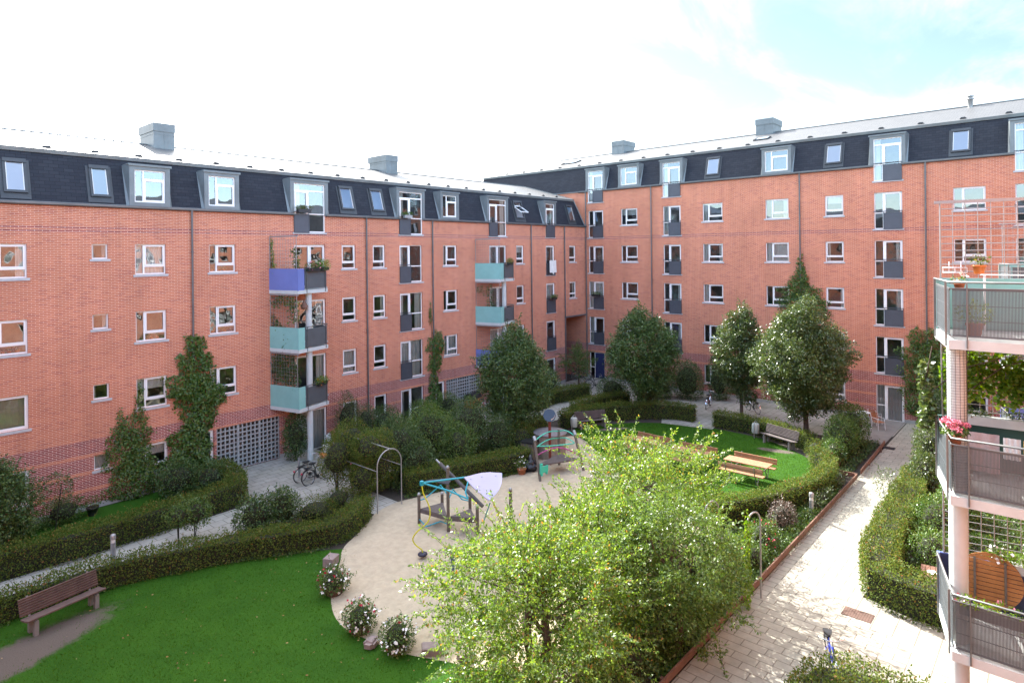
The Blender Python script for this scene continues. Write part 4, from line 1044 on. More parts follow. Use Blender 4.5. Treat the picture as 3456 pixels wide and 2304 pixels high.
def climber(parent_label, seed, frame, blobs, mat=None, dens=330, size=.085, name='climbing_plant', stem=None, inner=True):
    """blobs on a wall in facade coords (u, z, ru, rz, bulge) ; frame maps (u, d, z) to the world"""
    rs = np.random.RandomState(seed); u0, z0 = blobs[-1][0], 0
    o = frame(u0, 0, 0); t = thing(name, parent_label, 'plant', o, 0, None); vs = []; out_ = []
    nx = np.array(frame(0, -1, 0)) - np.array(frame(0, 0, 0)); ux = np.array(frame(1, 0, 0)) - np.array(frame(0, 0, 0)); O = np.array(frame(0, 0, 0))
    for (u, z, ru, rz, bu) in blobs:
        n = int(math.pi * ru * rz * dens * (1 + 1.6 * bu)); a = rs.rand(n) * 6.28; r = np.sqrt(rs.rand(n)) * (1 + .20 * np.sin(a * 3 + seed + u) + .16 * np.sin(a * 7 + u * 3) + .12 * np.abs(rs.randn(n)))
        uu = u + ru * r * np.cos(a); zz = z + rz * r * np.sin(a); d = .03 + .62 * bu * np.sqrt(np.clip(1 - r**2, 0, 1)) * (.45 + .6 * rs.rand(n)) * (1 + .35 * np.sin(uu * 7 + seed) * np.sin(zz * 6)) + .05 * rs.rand(n)
        ok = zz > .03; uu, zz, d = uu[ok], zz[ok], d[ok]; n = len(uu)
        P3 = O + np.outer(uu, ux) + np.outer(d, nx) + np.outer(zz, [0, 0, 1.])
        nr = nx * .8 + np.array([0, 0, .55]) + np.outer((uu - u) / ru, ux) * .5
        out_.append(leafquads(P3, rs.randn(n, 3) * .6 + np.array([0, 0, -.5]) + nx * .3, size, rs, .8, nr, .5))
    V = np.concatenate(out_) - np.array(o)
    link('foliage', npmesh('foliage', V, 4, [mat or M_MID]), t)
    mb = MB()
    if stem:
        for s_ in stem: mb.tube([tuple(np.array(frame(u, -.04, z)) - np.array(o)) for u, z in s_], .022, 5, r2=.008)
    mb.obj('stem', BARK, t) if stem else None
    return t
def fL(u, d, z): return (u, 29.1 + d, z)
def fR(u, d, z): return (41.8 + d, -u, z)
def tree(name, label, base, trunk_h, trunk_r, crown, mat, seed, clumps, per, cr, size, group=None, aspect=.5, shoots=0, shoot_len=.5, prof=None, limbs=9, shoot_per=22, stems_=1, rgh=.34):
    """crown: (cx,cy,cz,rx,ry,rz) relative to base"""
    rs = np.random.RandomState(seed); t = thing(name, label, 'tree', (base[0], base[1], 0), 0, group)
    cx, cy, cz, rx, ry, rz = crown; out_ = []
    d = rs.randn(clumps, 3); d /= np.linalg.norm(d, axis=1, keepdims=True)
    rr_ = (.25 + .75 * rs.rand(clumps) ** .45) * (1 + rgh * lumps(d, rs))
    C = d * rr_[:, None] * np.array([rx, ry, rz])
    if prof == 'egg': f = np.where(C[:, 2] > 0, 1 - .62 * (C[:, 2] / rz) ** 1.5, 1 - .25 * (-C[:, 2] / rz)); C[:, :2] *= f[:, None]
    C += np.array([cx, cy, cz])
    for c in C:
        n = int(per * (.6 + .8 * rs.rand())); q = rs.randn(n, 3); q /= np.linalg.norm(q, axis=1, keepdims=True); s = cr * (.6 + .8 * rs.rand())
        P3 = c + q * (s * (.45 + .55 * rs.rand(n, 1))) * np.array([1, 1, .75])
        out_.append(leafquads(P3, q + rs.randn(n, 3) * .6 + np.array([0, 0, -.1]), size, rs, aspect, q * .5 + np.array([0, 0, .7]), .6))
    mb = MB()
    def br(a, b, r0, r1, sag=.0):
        a, b = Vector(a), Vector(b); ln = (b - a).length
        m1 = a.lerp(b, .35) + Vector((rs.randn(), rs.randn(), rs.randn() + .6)) * ln * .05; m2 = a.lerp(b, .7) + Vector((rs.randn(), rs.randn(), rs.randn() + .4)) * ln * .05
        mb.tube([tuple(a), tuple(m1), tuple(m2), tuple(b)], r0, 7, r2=r1)
    top = (cx * .7, cy * .7, cz + rz * .45)
    for s_ in range(stems_):
        off = ((rs.rand() - .5) * .25 * (stems_ > 1), (rs.rand() - .5) * .25 * (stems_ > 1))
        tp = (cx*.3 + off[0]*3, cy*.3 + off[1]*3, trunk_h)
        mb.tube([(off[0], off[1], 0), (off[0] + .01, off[1], .12), (off[0]*1.5 + rs.randn()*.03, off[1]*1.5 + rs.randn()*.03, trunk_h*.55), tp], [trunk_r*1.35, trunk_r, trunk_r*.88, trunk_r*.8], 10)
        mb.tube([tp, (tp[0]*.8 + cx*.2 + rs.randn()*.08, tp[1]*.8 + cy*.2 + rs.randn()*.08, (tp[2] + top[2])/2), (top[0] + off[0]*2, top[1] + off[1]*2, top[2])], trunk_r*.8, 8, r2=trunk_r*.2)
        for i in range(limbs):
            f = i / max(1, limbs - 1); st = Vector(tp).lerp(Vector(top), f * .8 - .02 if f else 0); j = rs.randint(len(C)); 
            c = C[j]; 
            for _ in range(12):
                j = rs.randint(len(C))
                if C[j][2] > st.z and np.linalg.norm(C[j] - C[j].mean()) >= 0: c = C[j]; break
            br(st, c, trunk_r * (.42 - .2 * f), .012)
    # shoots reaching beyond the crown
    S = []
    for i in range(shoots):
        c = C[rs.randint(len(C))]; dd = (c - np.array([cx, cy, cz])) / np.array([rx, ry, rz]); dd = dd / (np.linalg.norm(dd) + 1e-6) + rs.randn(3) * .35 + np.array([0, 0, .25]); dd /= np.linalg.norm(dd)
        l_ = shoot_len * (.5 + .8 * rs.rand()); k = shoot_per; tt = np.linspace(0, 1, k)[:, None]
        q = c + dd * cr * .5 + dd * tt * l_ - np.array([0, 0, 1.]) * (tt ** 2) * l_ * .18 + rs.randn(k, 3) * .015
        S.append(leafquads(q, dd * .8 + rs.randn(k, 3) * .75, size * .95, rs, aspect, np.tile([0, 0, 1.], (k, 1)), .6))
        if i % 2 == 0: mb.tube([tuple(c), tuple(q[k//2]), tuple(q[-1])], .006, 4, r2=.002)
    V = np.concatenate(out_ + S); V[:, 2] = np.maximum(V[:, 2], .03)
    link('crown', npmesh('crown', V, 4, [mat]), t); mb.obj('trunk', BARK, t)
    return t
# ------------------------------------------------------------------ hedges
hedge('long clipped beech hedge between the left path and the grass strip along the brick wall', [(-8,25.0),(4,24.95),(6.3,24.75),(8.6,24.8),(10.3,24.95),(11.6,25.2),(12.05,26.1),(12.2,28.3)], .75, .95, 1)
hedge('long curved beech hedge behind the bench, between the left path and the foreground lawn', [(-8,22.1),(3.5,22.0),(5.8,21.95),(7.2,21.55),(8.4,21.05),(9.8,20.35),(11.1,19.6),(12.1,19.15),(13.0,19.35),(14.2,20.1)], .65, .80, 2)
hedge('beech hedge along the far edge of the sand, to the right of the metal arch', [(16.6,20.7),(18.6,20.1),(21.2,19.15),(22.3,18.9)], .75, .95, 3)
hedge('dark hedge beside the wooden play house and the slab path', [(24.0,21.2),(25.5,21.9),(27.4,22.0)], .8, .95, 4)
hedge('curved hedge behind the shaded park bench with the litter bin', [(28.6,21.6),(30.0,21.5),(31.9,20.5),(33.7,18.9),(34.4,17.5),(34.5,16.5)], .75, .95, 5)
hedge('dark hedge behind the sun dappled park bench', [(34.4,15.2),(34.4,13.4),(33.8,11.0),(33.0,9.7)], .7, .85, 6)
hedge('sunlit curved hedge round the near side of the picnic lawn', [(30.4,8.7),(29.3,7.75),(27.8,7.55),(26.0,7.75),(24.2,8.3),(22.6,9.1),(21.8,9.9)], .55, 1.0, 7)
hedge('overgrown beech hedge between the sunny path and the terrace garden on the right', [(30.0,4.7),(26.0,4.6),(22.6,4.5),(20.2,4.2),(19.95,3.2),(19.95,2.2),(20.0,-.4)], .95, 1.05, 8, rough=.2)
hedge('clipped hedge corner at the bottom edge beside the blue bicycle', [(5,4.05),(14.6,4.05),(14.95,3.6),(14.95,-.4)], 1.0, .92, 9)
hedge('low dark hedge along the shaded walk under the left wing near the corner', [(29.5,25.6),(33,25.6),(36.0,25.0)], .7, .9, 10)
hedge('hedge between the corner path and the walk, left of the small corner tree', [(31.0,22.6),(33.5,22.4),(35.6,21.6)], .8, .9, 11)

# ------------------------------------------------------------------ shrubs
P_ = plant
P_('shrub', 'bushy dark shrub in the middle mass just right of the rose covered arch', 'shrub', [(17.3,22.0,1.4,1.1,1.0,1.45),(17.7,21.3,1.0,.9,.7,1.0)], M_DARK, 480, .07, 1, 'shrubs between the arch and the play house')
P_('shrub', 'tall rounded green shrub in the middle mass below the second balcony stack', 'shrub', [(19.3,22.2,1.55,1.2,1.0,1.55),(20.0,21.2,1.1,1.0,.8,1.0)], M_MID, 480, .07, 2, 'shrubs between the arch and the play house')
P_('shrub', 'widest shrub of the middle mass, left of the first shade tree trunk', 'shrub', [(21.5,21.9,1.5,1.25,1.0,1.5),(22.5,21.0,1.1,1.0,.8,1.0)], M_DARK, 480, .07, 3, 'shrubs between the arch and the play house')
P_('shrub', 'brownish green shrub at the foot of the first shade tree trunk', 'shrub', [(23.6,20.4,.75,.9,.7,.85)], M_HEDGE, 450, .06, 4, 'shrubs between the arch and the play house')
P_('rose_bush', 'climbing rose scrambling over the far end of the metal arch', 'shrub', [(14.5,22.4,1.7,.85,.7,1.0),(15.3,22.6,2.05,1.0,.75,1.0),(16.0,21.7,1.4,.8,.8,1.3),(15.3,21.4,2.15,.75,.7,.7),(15.4,22.0,.9,1.0,.7,.9),(14.9,21.3,1.0,.6,.5,.7)], M_HEDGE, 460, .06, 5,
   extra=lambda rs: blob_leaves([(15.3,22.2,1.5,.9,.8,1.0)], 6, .07, rs, .9), extramat=PINKF)
for i, (lb, bl, m_, s_) in enumerate((
    ('pale leaved shrub against the brick wall right of the first balcony column', [(18.8,28.1,1.35,.65,.6,1.45),(19.5,27.6,1.1,.6,.6,1.1)], M_GLOSSY, .06),
    ('spreading shrub under the ground floor windows left of the second downpipe', [(20.4,27.2,.95,1.0,.8,1.0)], M_DARK, .07),
    ('leafy shrub in front of the white garden door', [(22.6,26.6,1.0,1.0,.8,1.05)], M_MID, .07),
    ('low mixed shrub between the garden door and the far lattice gate', [(25.1,27.3,.9,.8,.8,.95)], M_MID, .06),
    ('rounded bush filling the private garden beside the slab walk', [(20.6,25.4,.7,1.1,.6,.8),(22.6,25.3,.65,.9,.6,.75)], M_HEDGE, .06),
    ('dark bush under the first balcony beside the concrete column', [(15.95,28.3,1.1,.55,.6,1.15)], M_DARK, .08),
    ('brown tinged bush behind the two parked bicycles', [(16.9,25.6,.8,.75,.9,.85),(17.6,26.6,.7,.6,.8,.8)], M_HEDGE, .055))):
    P_('shrub', lb, 'shrub', bl, m_, 430, s_, 20 + i)
P_('shrub', 'dark evergreen bush at the front of the planted bed between path and curved hedge', 'shrub', [(10.7,21.75,.7,.75,.5,.7),(11.6,21.5,.75,.6,.5,.75)], M_DARK, 520, .08, 31)
P_('shrub', 'low reddish ground cover shrub at the slab path corner', 'shrub', [(12.7,21.2,.42,.9,.6,.45),(13.9,21.5,.42,.7,.5,.45)], M_HEDGE, 520, .05, 32)
P_('shrub', 'loose young shrub leaning over the left path from the hedge', 'shrub', [(9.1,23.0,.95,.6,.45,.5),(8.5,22.8,1.1,.4,.35,.35)], M_MID, 380, .07, 33)
P_('shrub', 'spindly rose shrub in front of the small ground floor window wall', 'shrub', [(6.0,27.3,1.65,.6,.4,.55)], M_GLOSSY, 240, .07, 34, core=False)
P_('shrub', 'low green border plants along the brick wall at the far left', 'shrub', [(4.9,27.9,.45,.8,.5,.5),(6.5,28.3,.45,.7,.4,.5),(4.3,26.8,.35,.7,.5,.4)], M_MID, 480, .06, 35)
P_('shrub', 'dark shrub at the foot of the tall wall creeper', 'shrub', [(10.4,27.8,.7,.9,.7,.8),(11.4,27.2,.6,.7,.7,.7)], M_DARK, 460, .07, 36)
P_('shrub', 'big sunlit bush at the far end of the sunny path by the timber edging', 'shrub', [(33.0,8.3,1.0,1.15,.75,1.0),(34.8,8.3,1.05,1.2,.8,1.15),(31.5,8.2,.65,.8,.5,.6)], M_MID, 480, .075, 37)
P_('shrub', 'rounded beech bush at the near right corner of the picnic lawn', 'shrub', [(31.4,9.0,.55,.5,.45,.6)], M_HEDGE, 480, .05, 38)
P_('shrub', 'dark shrub mass under the creeper at the far right end of the path', 'shrub', [(39.9,5.0,1.2,1.3,.9,1.35),(37.9,4.3,.9,1.1,.7,1.0)], M_DARK, 420, .07, 39)
P_('shrub', 'tall glossy leaved shrub on the right edge of the path behind the balcony vine', 'shrub', [(30.6,4.3,1.5,.75,.7,1.35),(29.6,4.4,.9,.8,.6,.9)], M_GLOSSY, 460, .085, 40)
P_('shrub', 'airy seedling shrub hanging over the sunny path from the right hedge', 'shrub', [(27.2,5.3,1.0,.55,.4,.6)], M_GLOSSY, 200, .06, 41, core=False)
P_('shrub', 'green garden bushes inside the right hand hedge', 'shrub', [(25.2,3.4,.8,1.1,.7,.9),(23.0,3.3,.6,.8,.6,.7),(27.3,3.1,.9,.9,.7,1.0)], M_MID, 420, .07, 42)
P_('shrub', 'purple grey shrub in the flower bed beside the bollard lamp', 'shrub', [(23.0,7.75,.5,.8,.45,.55)], M_PURPLE, 560, .05, 43)
P_('shrub', 'silvery low plants beyond the bollard lamp in the flower bed', 'shrub', [(26.3,7.3,.3,.8,.28,.3),(28.3,7.35,.4,.5,.28,.4),(25.3,7.3,.28,.4,.2,.3)], M_GLOSSY, 420, .06, 44)
P_('shrub', 'yellow green flower bed bush in front of the purple shrub', 'shrub', [(21.0,7.7,.5,.8,.45,.5),(19.7,7.5,.35,.6,.35,.4)], M_MID, 520, .06, 45,
   extra=lambda rs: blob_leaves([(20.6,7.6,.6,.9,.5,.6)], 7, .07, rs, .9), extramat=REDF)
P_('shrub', 'dark undergrowth beneath the right part of the big bright trees', 'shrub', [(16.2,8.0,.8,1.1,.8,.8),(14.3,7.9,.7,1.0,.7,.7),(12.4,7.8,.7,1.0,.7,.7)], M_DARK, 420, .07, 46)
P_('shrub', 'dark leafy bush in front of the big lattice of hedges behind the second shade tree', 'shrub', [(35.3,22.6,.9,1.2,.9,1.0),(36.2,20.6,.8,.9,.9,.9)], M_DARK, 420, .07, 47)
P_('shrub', 'dark bush at the foot of the brick wall between the second and third shade trees', 'shrub', [(39.6,19.4,1.2,1.0,1.1,1.5),(40.6,17.6,1.4,.7,.8,1.6),(38.6,20.8,.9,.9,.9,1.0)], M_DARK, 380, .08, 48)
P_('shrub', 'creeping bush in the deep shade left of the corner passage', 'shrub', [(33.3,27.8,.9,1.1,.8,1.0),(35.4,27.9,.8,.9,.7,.9)], M_DARK, 380, .07, 49)
for (x, y, lb) in ((10.33,16.25,'far left flower tub with white and red petunias beside the granite block'), (9.72,14.1,'middle flower tub with white, red and purple petunias on the sand edge'), (9.85,12.7,'nearest and fullest flower tub, almost all white petunias')):
    s_ = int(x * 7); wh = 26 if 'nearest' in lb else 15
    t = P_('flower_tub', lb, 'flowers', [(x,y,.40,.46,.46,.40)], M_MID, 820, .05, 50 + s_, 'petunia tubs along the sand edge', extra=lambda rs, x=x, y=y, wh=wh: blob_leaves([(x,y,.44,.46,.46,.38)], wh * 1.6, .075, rs, 1.0, .1), extramat=WHITEF, exname='white_flowers', twigs=5)
    rs = np.random.RandomState(s_); link('red_flowers', npmesh('red_flowers', blob_leaves([(0,0,.46,.44,.44,.38)], 10 if wh > 20 else 16, .065, rs, 1.0, .1), 4, [REDF]), t)
    mb = MB(); mb.lathe([(.20,0),(.25,.04),(.27,.20),(.28,.22),(.26,.23)], 14); mb.obj('tub', simple('brown_tub', (.10,.055,.04), .8), t)

# ------------------------------------------------------------------ climbers
climber('small leaved creeper spreading round the wall left of the lowest wide window', 1, fL, [(9.35,3.8,.16,.75,.12),(8.65,3.3,.15,.45,.1),(9.05,2.75,.72,.6,.3),(8.75,1.9,.62,.75,.4),(9.25,1.5,.6,.8,.4),(9.15,.7,.9,.8,.5)], M_MID, 520, .075, stem=[[(9.1,0),(9.0,2.6),(9.3,4.2)]])
climber('tall dark creeper climbing the downpipe up to the second storey windows', 2, fL, [(11.6,6.05,.42,.42,.3),(11.05,5.35,.25,.35,.2),(11.75,5.2,.50,.65,.4),(11.35,4.2,.92,.65,.5),(12.05,3.7,.75,.7,.5),(11.6,2.6,.62,.75,.5),(11.3,1.5,.78,.9,.6),(11.1,.6,1.05,.8,.7),(12.35,3.1,.2,.5,.1)], M_MID, 520, .10, stem=[[(11.6,0),(11.5,3),(11.6,6.2)]])
climber('narrow creeper on the downpipe left of the far lattice gate', 3, fL, [(25.3,6.3,.10,.6,.08),(25.75,4.5,.62,.62,.35),(25.65,3.5,.45,.7,.3),(25.5,2.3,.3,.9,.2),(25.5,1.0,.65,.9,.5)], M_MID, 480, .09, stem=[[(25.5,0),(25.5,3),(25.35,6.9)]])
climber('pointed green creeper high on the right wing growing up a downpipe', 4, fR, [(-12.73,8.9,.22,.65,.15),(-12.75,8.1,.5,.6,.25),(-12.9,7.4,.95,.6,.3),(-12.5,6.6,1.35,.75,.35),(-12.75,4.9,.9,1.2,.4),(-12.6,3.0,.7,1.4,.4)], M_MID, 420, .09, stem=[[(-12.7,0),(-12.7,5),(-12.73,9.3)]])
climber('broad leafy creeper beside the ground floor french window at the far right', 5, fR, [(-6.6,4.9,.30,.55,.3),(-5.8,4.9,.45,.65,.3),(-6.2,3.9,1.05,.8,.4),(-6.0,2.7,1.15,1.0,.5),(-5.4,3.4,.9,.9,.5),(-5.6,1.2,1.4,1.2,.7)], M_MID, 420, .09, stem=[[(-6.1,0),(-6.1,3),(-6.04,5.3)]])
E1 = Vector((.48, -1.85)).normalized()
def fT(u, d, z): return (15.1 + E1.x * u + E1.y * d, 29.1 + E1.y * u - E1.x * d, z)
climber('vine hanging from the top corner of the blue balcony trellis', 6, fT, [(-.1,10.5,.28,.35,.15),(.0,9.9,.22,.5,.15),(.05,9.3,.25,.35,.15)], M_VINE, 420, .10, stem=[[(.1,8.4),(.05,10.6)]])
climber('small climber on the right post of the blue balcony trellis', 7, fT, [(1.7,9.9,.12,.4,.12),(1.7,9.6,.2,.25,.12),(1.5,10.1,.2,.15,.1)], M_MID, 380, .09, stem=[[(1.75,8.4),(1.7,10.1)]])
climber('loose vine over the trellis of the middle turquoise balcony', 8, fT, [(.9,7.75,.8,.28,.15),(1.5,7.3,.3,.6,.15),(.3,6.5,.35,.5,.15),(.9,6.1,.5,.35,.15),(1.1,5.7,.2,.5,.1)], M_MID, 330, .10, stem=[[(.2,5.6),(.3,7.9)]])
climber('dense green screen of ivy covering the lowest turquoise balcony trellis', 9, fT, [(.85,4.75,.85,.6,.2),(.5,4.3,.6,.5,.2),(1.35,4.2,.5,.5,.2)], M_DARK, 620, .09, stem=[[(.2,2.8),(.3,5)]])
def fT2(u, d, z): p = fT(u, d, z); return (p[0] + 14.13, p[1], p[2])
climber('thin vine on the trellis of the second balcony stack', 10, fT2, [(1.0,7.4,.35,.5,.1),(1.2,6.5,.4,.6,.1),(.3,7.6,.3,.2,.1)], M_MID, 260, .09, stem=[[(1.1,5.6),(1.0,7.9)]])

# ------------------------------------------------------------------ trees
GRP = 'shade trees in the courtyard'
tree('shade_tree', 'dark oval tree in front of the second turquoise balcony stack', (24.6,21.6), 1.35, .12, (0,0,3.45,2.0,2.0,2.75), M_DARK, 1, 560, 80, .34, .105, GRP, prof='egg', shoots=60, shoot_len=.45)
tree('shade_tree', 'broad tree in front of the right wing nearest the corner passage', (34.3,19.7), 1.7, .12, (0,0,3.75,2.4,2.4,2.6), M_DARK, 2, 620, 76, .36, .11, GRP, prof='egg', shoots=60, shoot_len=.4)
tree('shade_tree', 'slim sunlit tree, left one of the pair with glittering leaves', (37.0,14.7), 1.4, .11, (0,.0,3.95,1.5,1.5,2.8), M_GLOSSY, 3, 480, 76, .32, .11, GRP, prof='egg', shoots=50, shoot_len=.35)
tree('shade_tree', 'largest sunlit oval tree below the wall creeper, right one of the pair', (34.7,10.4), 1.6, .15, (0,.1,4.05,2.45,2.45,3.2), M_GLOSSY, 4, 900, 80, .38, .11, GRP, prof='egg', shoots=80, shoot_len=.4)
tree('small_tree', 'small feathery tree in the shaded corner in front of the passage', (38.3,27.4), .8, .06, (0,0,1.9,1.15,1.15,1.2), M_MID, 5, 70, 55, .3, .09, shoots=50, shoot_len=.6)
tree('garden_tree', 'dark leafy tree in the grass strip at the far left edge', (4.3,26.2), .8, .08, (0,-.1,1.95,.9,.9,1.5), M_DARK, 6, 200, 70, .32, .085, shoots=40, shoot_len=.4)
FG = 'bright foreground crab apple trees'
tree('crab_apple_tree', 'farthest bright foreground tree whose twigs overlap the picnic tables', (17.9,10.0), 1.2, .10, (.0,.1,2.15,2.1,2.1,1.6), M_BRIGHT, 7, 420, 62, .25, .080, FG, rgh=.6, shoots=330, shoot_len=.95, shoot_per=34, stems_=2)
tree('crab_apple_tree', 'nearest bright foreground tree filling the bottom centre of the view', (10.9,8.9), 1.4, .13, (.25,.25,1.95,2.4,2.4,1.95), M_BRIGHT, 8, 700, 64, .25, .074, FG, rgh=.6, shoots=520, shoot_len=.9, shoot_per=36, stems_=2)
tree('crab_apple_tree', 'lower right foreground tree beside the sunny slab path', (14.3,7.3), 1.2, .10, (.2,.2,2.0,1.95,1.6,1.8), M_SHADED, 9, 400, 64, .25, .076, FG, rgh=.55, shoots=230, shoot_len=.45, shoot_per=32)
tree('crab_apple_tree', 'middle bright foreground tree standing on the sand behind the nearest one', (14.6,9.9), 1.4, .11, (0,-.1,1.95,1.9,1.7,1.55), M_BRIGHT, 10, 420, 64, .25, .078, FG, rgh=.55, shoots=300, shoot_len=.8, shoot_per=34)

# ------------------------------------------------------------------ street furniture
def ang(a, b): return math.atan2(b[1] - a[1], b[0] - a[0])
def bench(label, a, b, wood, curved=False):
    L_ = math.dist(a, b) + .38; t = thing('park_bench', label, 'bench', ((a[0]+b[0])/2, (a[1]+b[1])/2, 0), ang(a, b), 'park benches round the lawns'); h = L_/2
    mb = MB()
    for i in range(5): y = -.02 + i * .085; z = .44 - .015 * (i - 2) + (.012 if i in (0, 4) else 0); mb.beam((-h, y, z), (h, y, z), .072, .035)
    mb.obj('seat', wood, t); mb = MB()
    for i in range(7): z = .50 + i * .062; y = .40 + (i * .062) * .28; mb.beam((-h, y, z), (h, y, z), .026, .054, upv=(0, -.25, 1))
    mb.obj('backrest', wood, t)
    for s in (-1, 1):
        mb = MB(); x = s * (h - .22)
        mb.prism([(-.02,0),(.10,0),(.10,.40),(-.02,.40)], x - .05, x + .05, fn=lambda p, q, r: (r, p, q)); mb.prism([(.28,0),(.40,0),(.40,.40),(.28,.40)], x - .05, x + .05, fn=lambda p, q, r: (r, p, q))
        mb.beam((x, -.04, .40), (x, .40, .40), .06, .05); mb.beam((x, .385, .38), (x, .545, .92), .05, .02)
        mb.obj('leg', simple('grey_leg', (.20,.19,.175), .85), t)
bench('long brown slatted bench on the left of the foreground lawn, against the hedge', (4.05,20.43), (5.56,20.72), simple('aged_brown_wood', (.14,.085,.072), .75, .4, 3, bump=.2))
bench('dark bench in the shade of the curved hedge beside a pale litter bin', (28.94,20.6), (30.2,19.79), GREYWOOD)
bench('bench with sun flecked backrest under the largest oval tree', (32.98,11.97), (32.42,10.5), GREYWOOD)
def picnic(label, x, y, rz):
    t = thing('picnic_table', label, 'picnic table', (x, y, 0), rz, 'picnic tables on the round lawn')
    mb = MB()
    for i in range(5): X = -.28 + i * .14; mb.beam((X, -.95, .74), (X, .95, .74), .128, .04, upv=(0,0,1))
    mb.obj('table_top', PICNIC, t)
    for s in (-1, 1):
        mb = MB(); 
        for i in range(2): X = s * (.62 + i * .14); mb.beam((X, -.95, .45), (X, .95, .45), .125, .04)
        mb.obj('seat', PICNIC, t)
        mb = MB(); 
        for i in range(2): z = .63 + i * .125; X = s * (.86 + .03 * i); mb.beam((X, -.95, z), (X, .95, z), .03, .118, upv=(s * -.15, 0, 1))
        mb.obj('backrest', PICNIC, t)
    for s in (-.62, .62):
        mb = MB(); mb.tube([(-.93, s, .86), (-.86, s, .45), (-.80, s, .42), (0, s, .42), (.80, s, .42), (.86, s, .45), (.93, s, .86)], .022, 6)
        mb.tube([(-.55, s, 0), (-.22, s, .71)], .022, 6); mb.tube([(.55, s, 0), (.22, s, .71)], .022, 6); mb.tube([(-.28, s, .71), (.28, s, .71)], .02, 6)
        for q in (-1, 1): mb.tube([(q * .80, s, .42), (q * .62, s, 0)], .02, 6)
        mb.obj('frame', GALV, t)
picnic('nearest wooden picnic table with backrests, in the sun at the right of the lawn', 27.3, 10.6, 0)
picnic('middle wooden picnic table, half in the shade behind the bright twigs', 27.15, 13.2, R(3))
picnic('farthest wooden picnic table on the shaded left part of the round lawn', 27.3, 15.65, R(-3))
def bollard(label, x, y):
    t = thing('bollard_lamp', label, 'bollard', (x, y, 0), 0, 'bollard lamps along the paths')
    mb = MB(); mb.lathe([(.075,0),(.075,.68)], 16); mb.obj('post', GALV, t)
    mb = MB(); mb.lathe([(.066,.68),(.066,.80)], 16); mb.obj('lens', simple('lamp_lens', (.62,.62,.58), .3, .05), t)
    mb = MB(); mb.lathe([(.085,.80),(.085,.92),(.07,.95),(.02,.97)], 16); mb.obj('cap', GALV, t)
bollard('grey bollard lamp among the flower bed shrubs beside the sunny path', 24.75, 7.25)
bollard('grey bollard lamp on the left path rising from behind the curved hedge', 6.7, 23.35)
bollard('grey bollard lamp at the corner of the slab square near the bicycles', 14.55, 22.6)
def litterbin(label, x, y):
    t = thing('litter_bin', label, 'litter bin', (x, y, 0), 0, 'pale litter bins by the benches')
    mb = MB(); mb.lathe([(.17,.25),(.19,.30),(.19,.72),(.17,.75)], 14); mb.obj('bucket', simple('pale_bin', (.40,.43,.40), .5, .15), t)
    mb = MB(); mb.tube([(-.22,0,0),(-.22,0,.75)], .02, 6); mb.tube([(-.18,0,.74),(-.12,0,.86),(0,0,.9),(.12,0,.86),(.18,0,.74)], .014, 6); mb.obj('post', GALV, t)
litterbin('pale litter bin left of the shaded bench', 28.5, 20.75)
litterbin('pale litter bin left of the sun flecked bench', 33.6, 12.6)
def arch(mb, p, q, h):
    a, b = Vector((*p, 0)), Vector((*q, 0)); w = (b - a).length; e = (b - a).normalized(); c = (a + b) / 2; r = w / 2
    pts = [a] + [Vector((0,0,h - r)) + c - e * r * math.cos(t) + Vector((0,0,r * math.sin(t))) for t in np.linspace(0, math.pi, 13)] + [b]
    mb.tube([tuple(v) for v in pts], .024, 8)
t = thing('garden_arch', 'bare galvanised hoop arch with a long ridge tube over the gap in the hedge', 'garden arch', (15.2, 19.95, 0))
for y in (0, 2.7): mb = MB(); arch(mb, (-.58, y), (.58, y), 2.35); mb.obj('hoop', GALV, t)
mb = MB(); mb.tube([(0,-.1,2.37),(0,3.1,2.37),(0,3.35,2.40)], .024, 8); mb.tube([(0,3.2,2.40),(0,3.5,2.42)], .05, 8); mb.tube([(-.55,0,1.6),(-.55,2.7,1.6)], .015, 6); mb.tube([(.55,0,1.6),(.55,2.7,1.6)], .015, 6); mb.obj('ridge_tube', GALV, t)
t = thing('garden_arch', 'small hoop arch wrapped in climbing plants at the timber edging of the sunny path', 'garden arch', (17.75, 6.75, 0))
mb = MB(); arch(mb, (-.36, .06), (.36, -.06), 2.55); mb.obj('hoop', GALV, t); mb = MB(); arch(mb, (-.4, 1.3), (.4, 1.18), 2.55); mb.obj('hoop', GALV, t)
climber('climbing plant winding up the small hoop arch', 12, lambda u, d, z: (17.35 + u, 6.85 + d, z), [(-.05,2.2,.2,.5,.2),(-.1,1.4,.18,.7,.2),(-.1,.6,.25,.6,.25)], M_VINE, 420, .08)
# timber edging
t = thing('timber_edging', 'low brown timber board edging on short posts between flower bed and sunny path', 'edging', (8, 6.95, 0))
mb = MB(); 
for i in range(9):
    x0, x1 = i * 2.45, i * 2.45 + 2.44
    if x1 > 22.3: break
    mb.beam((x0, 0, .20), (x1, 0, .20), .045, .18)
mb.beam((22.1, 0, .20), (22.1, .9, .20), .045, .18); mb.beam((22.7, .0, .2), (28.2, .15, .2), .045, .18); mb.beam((22.15, .9, .2), (24.0, 1.05, .2), .045, .14)
mb.obj('board', TIMBER, t)
for i in range(12): mb = MB(); mb.box(i * 2.45 - .04, .025, 0, i * 2.45 + .04, .10, .27); mb.obj('post', TIMBER, t) if i * 2.45 < 28 else None
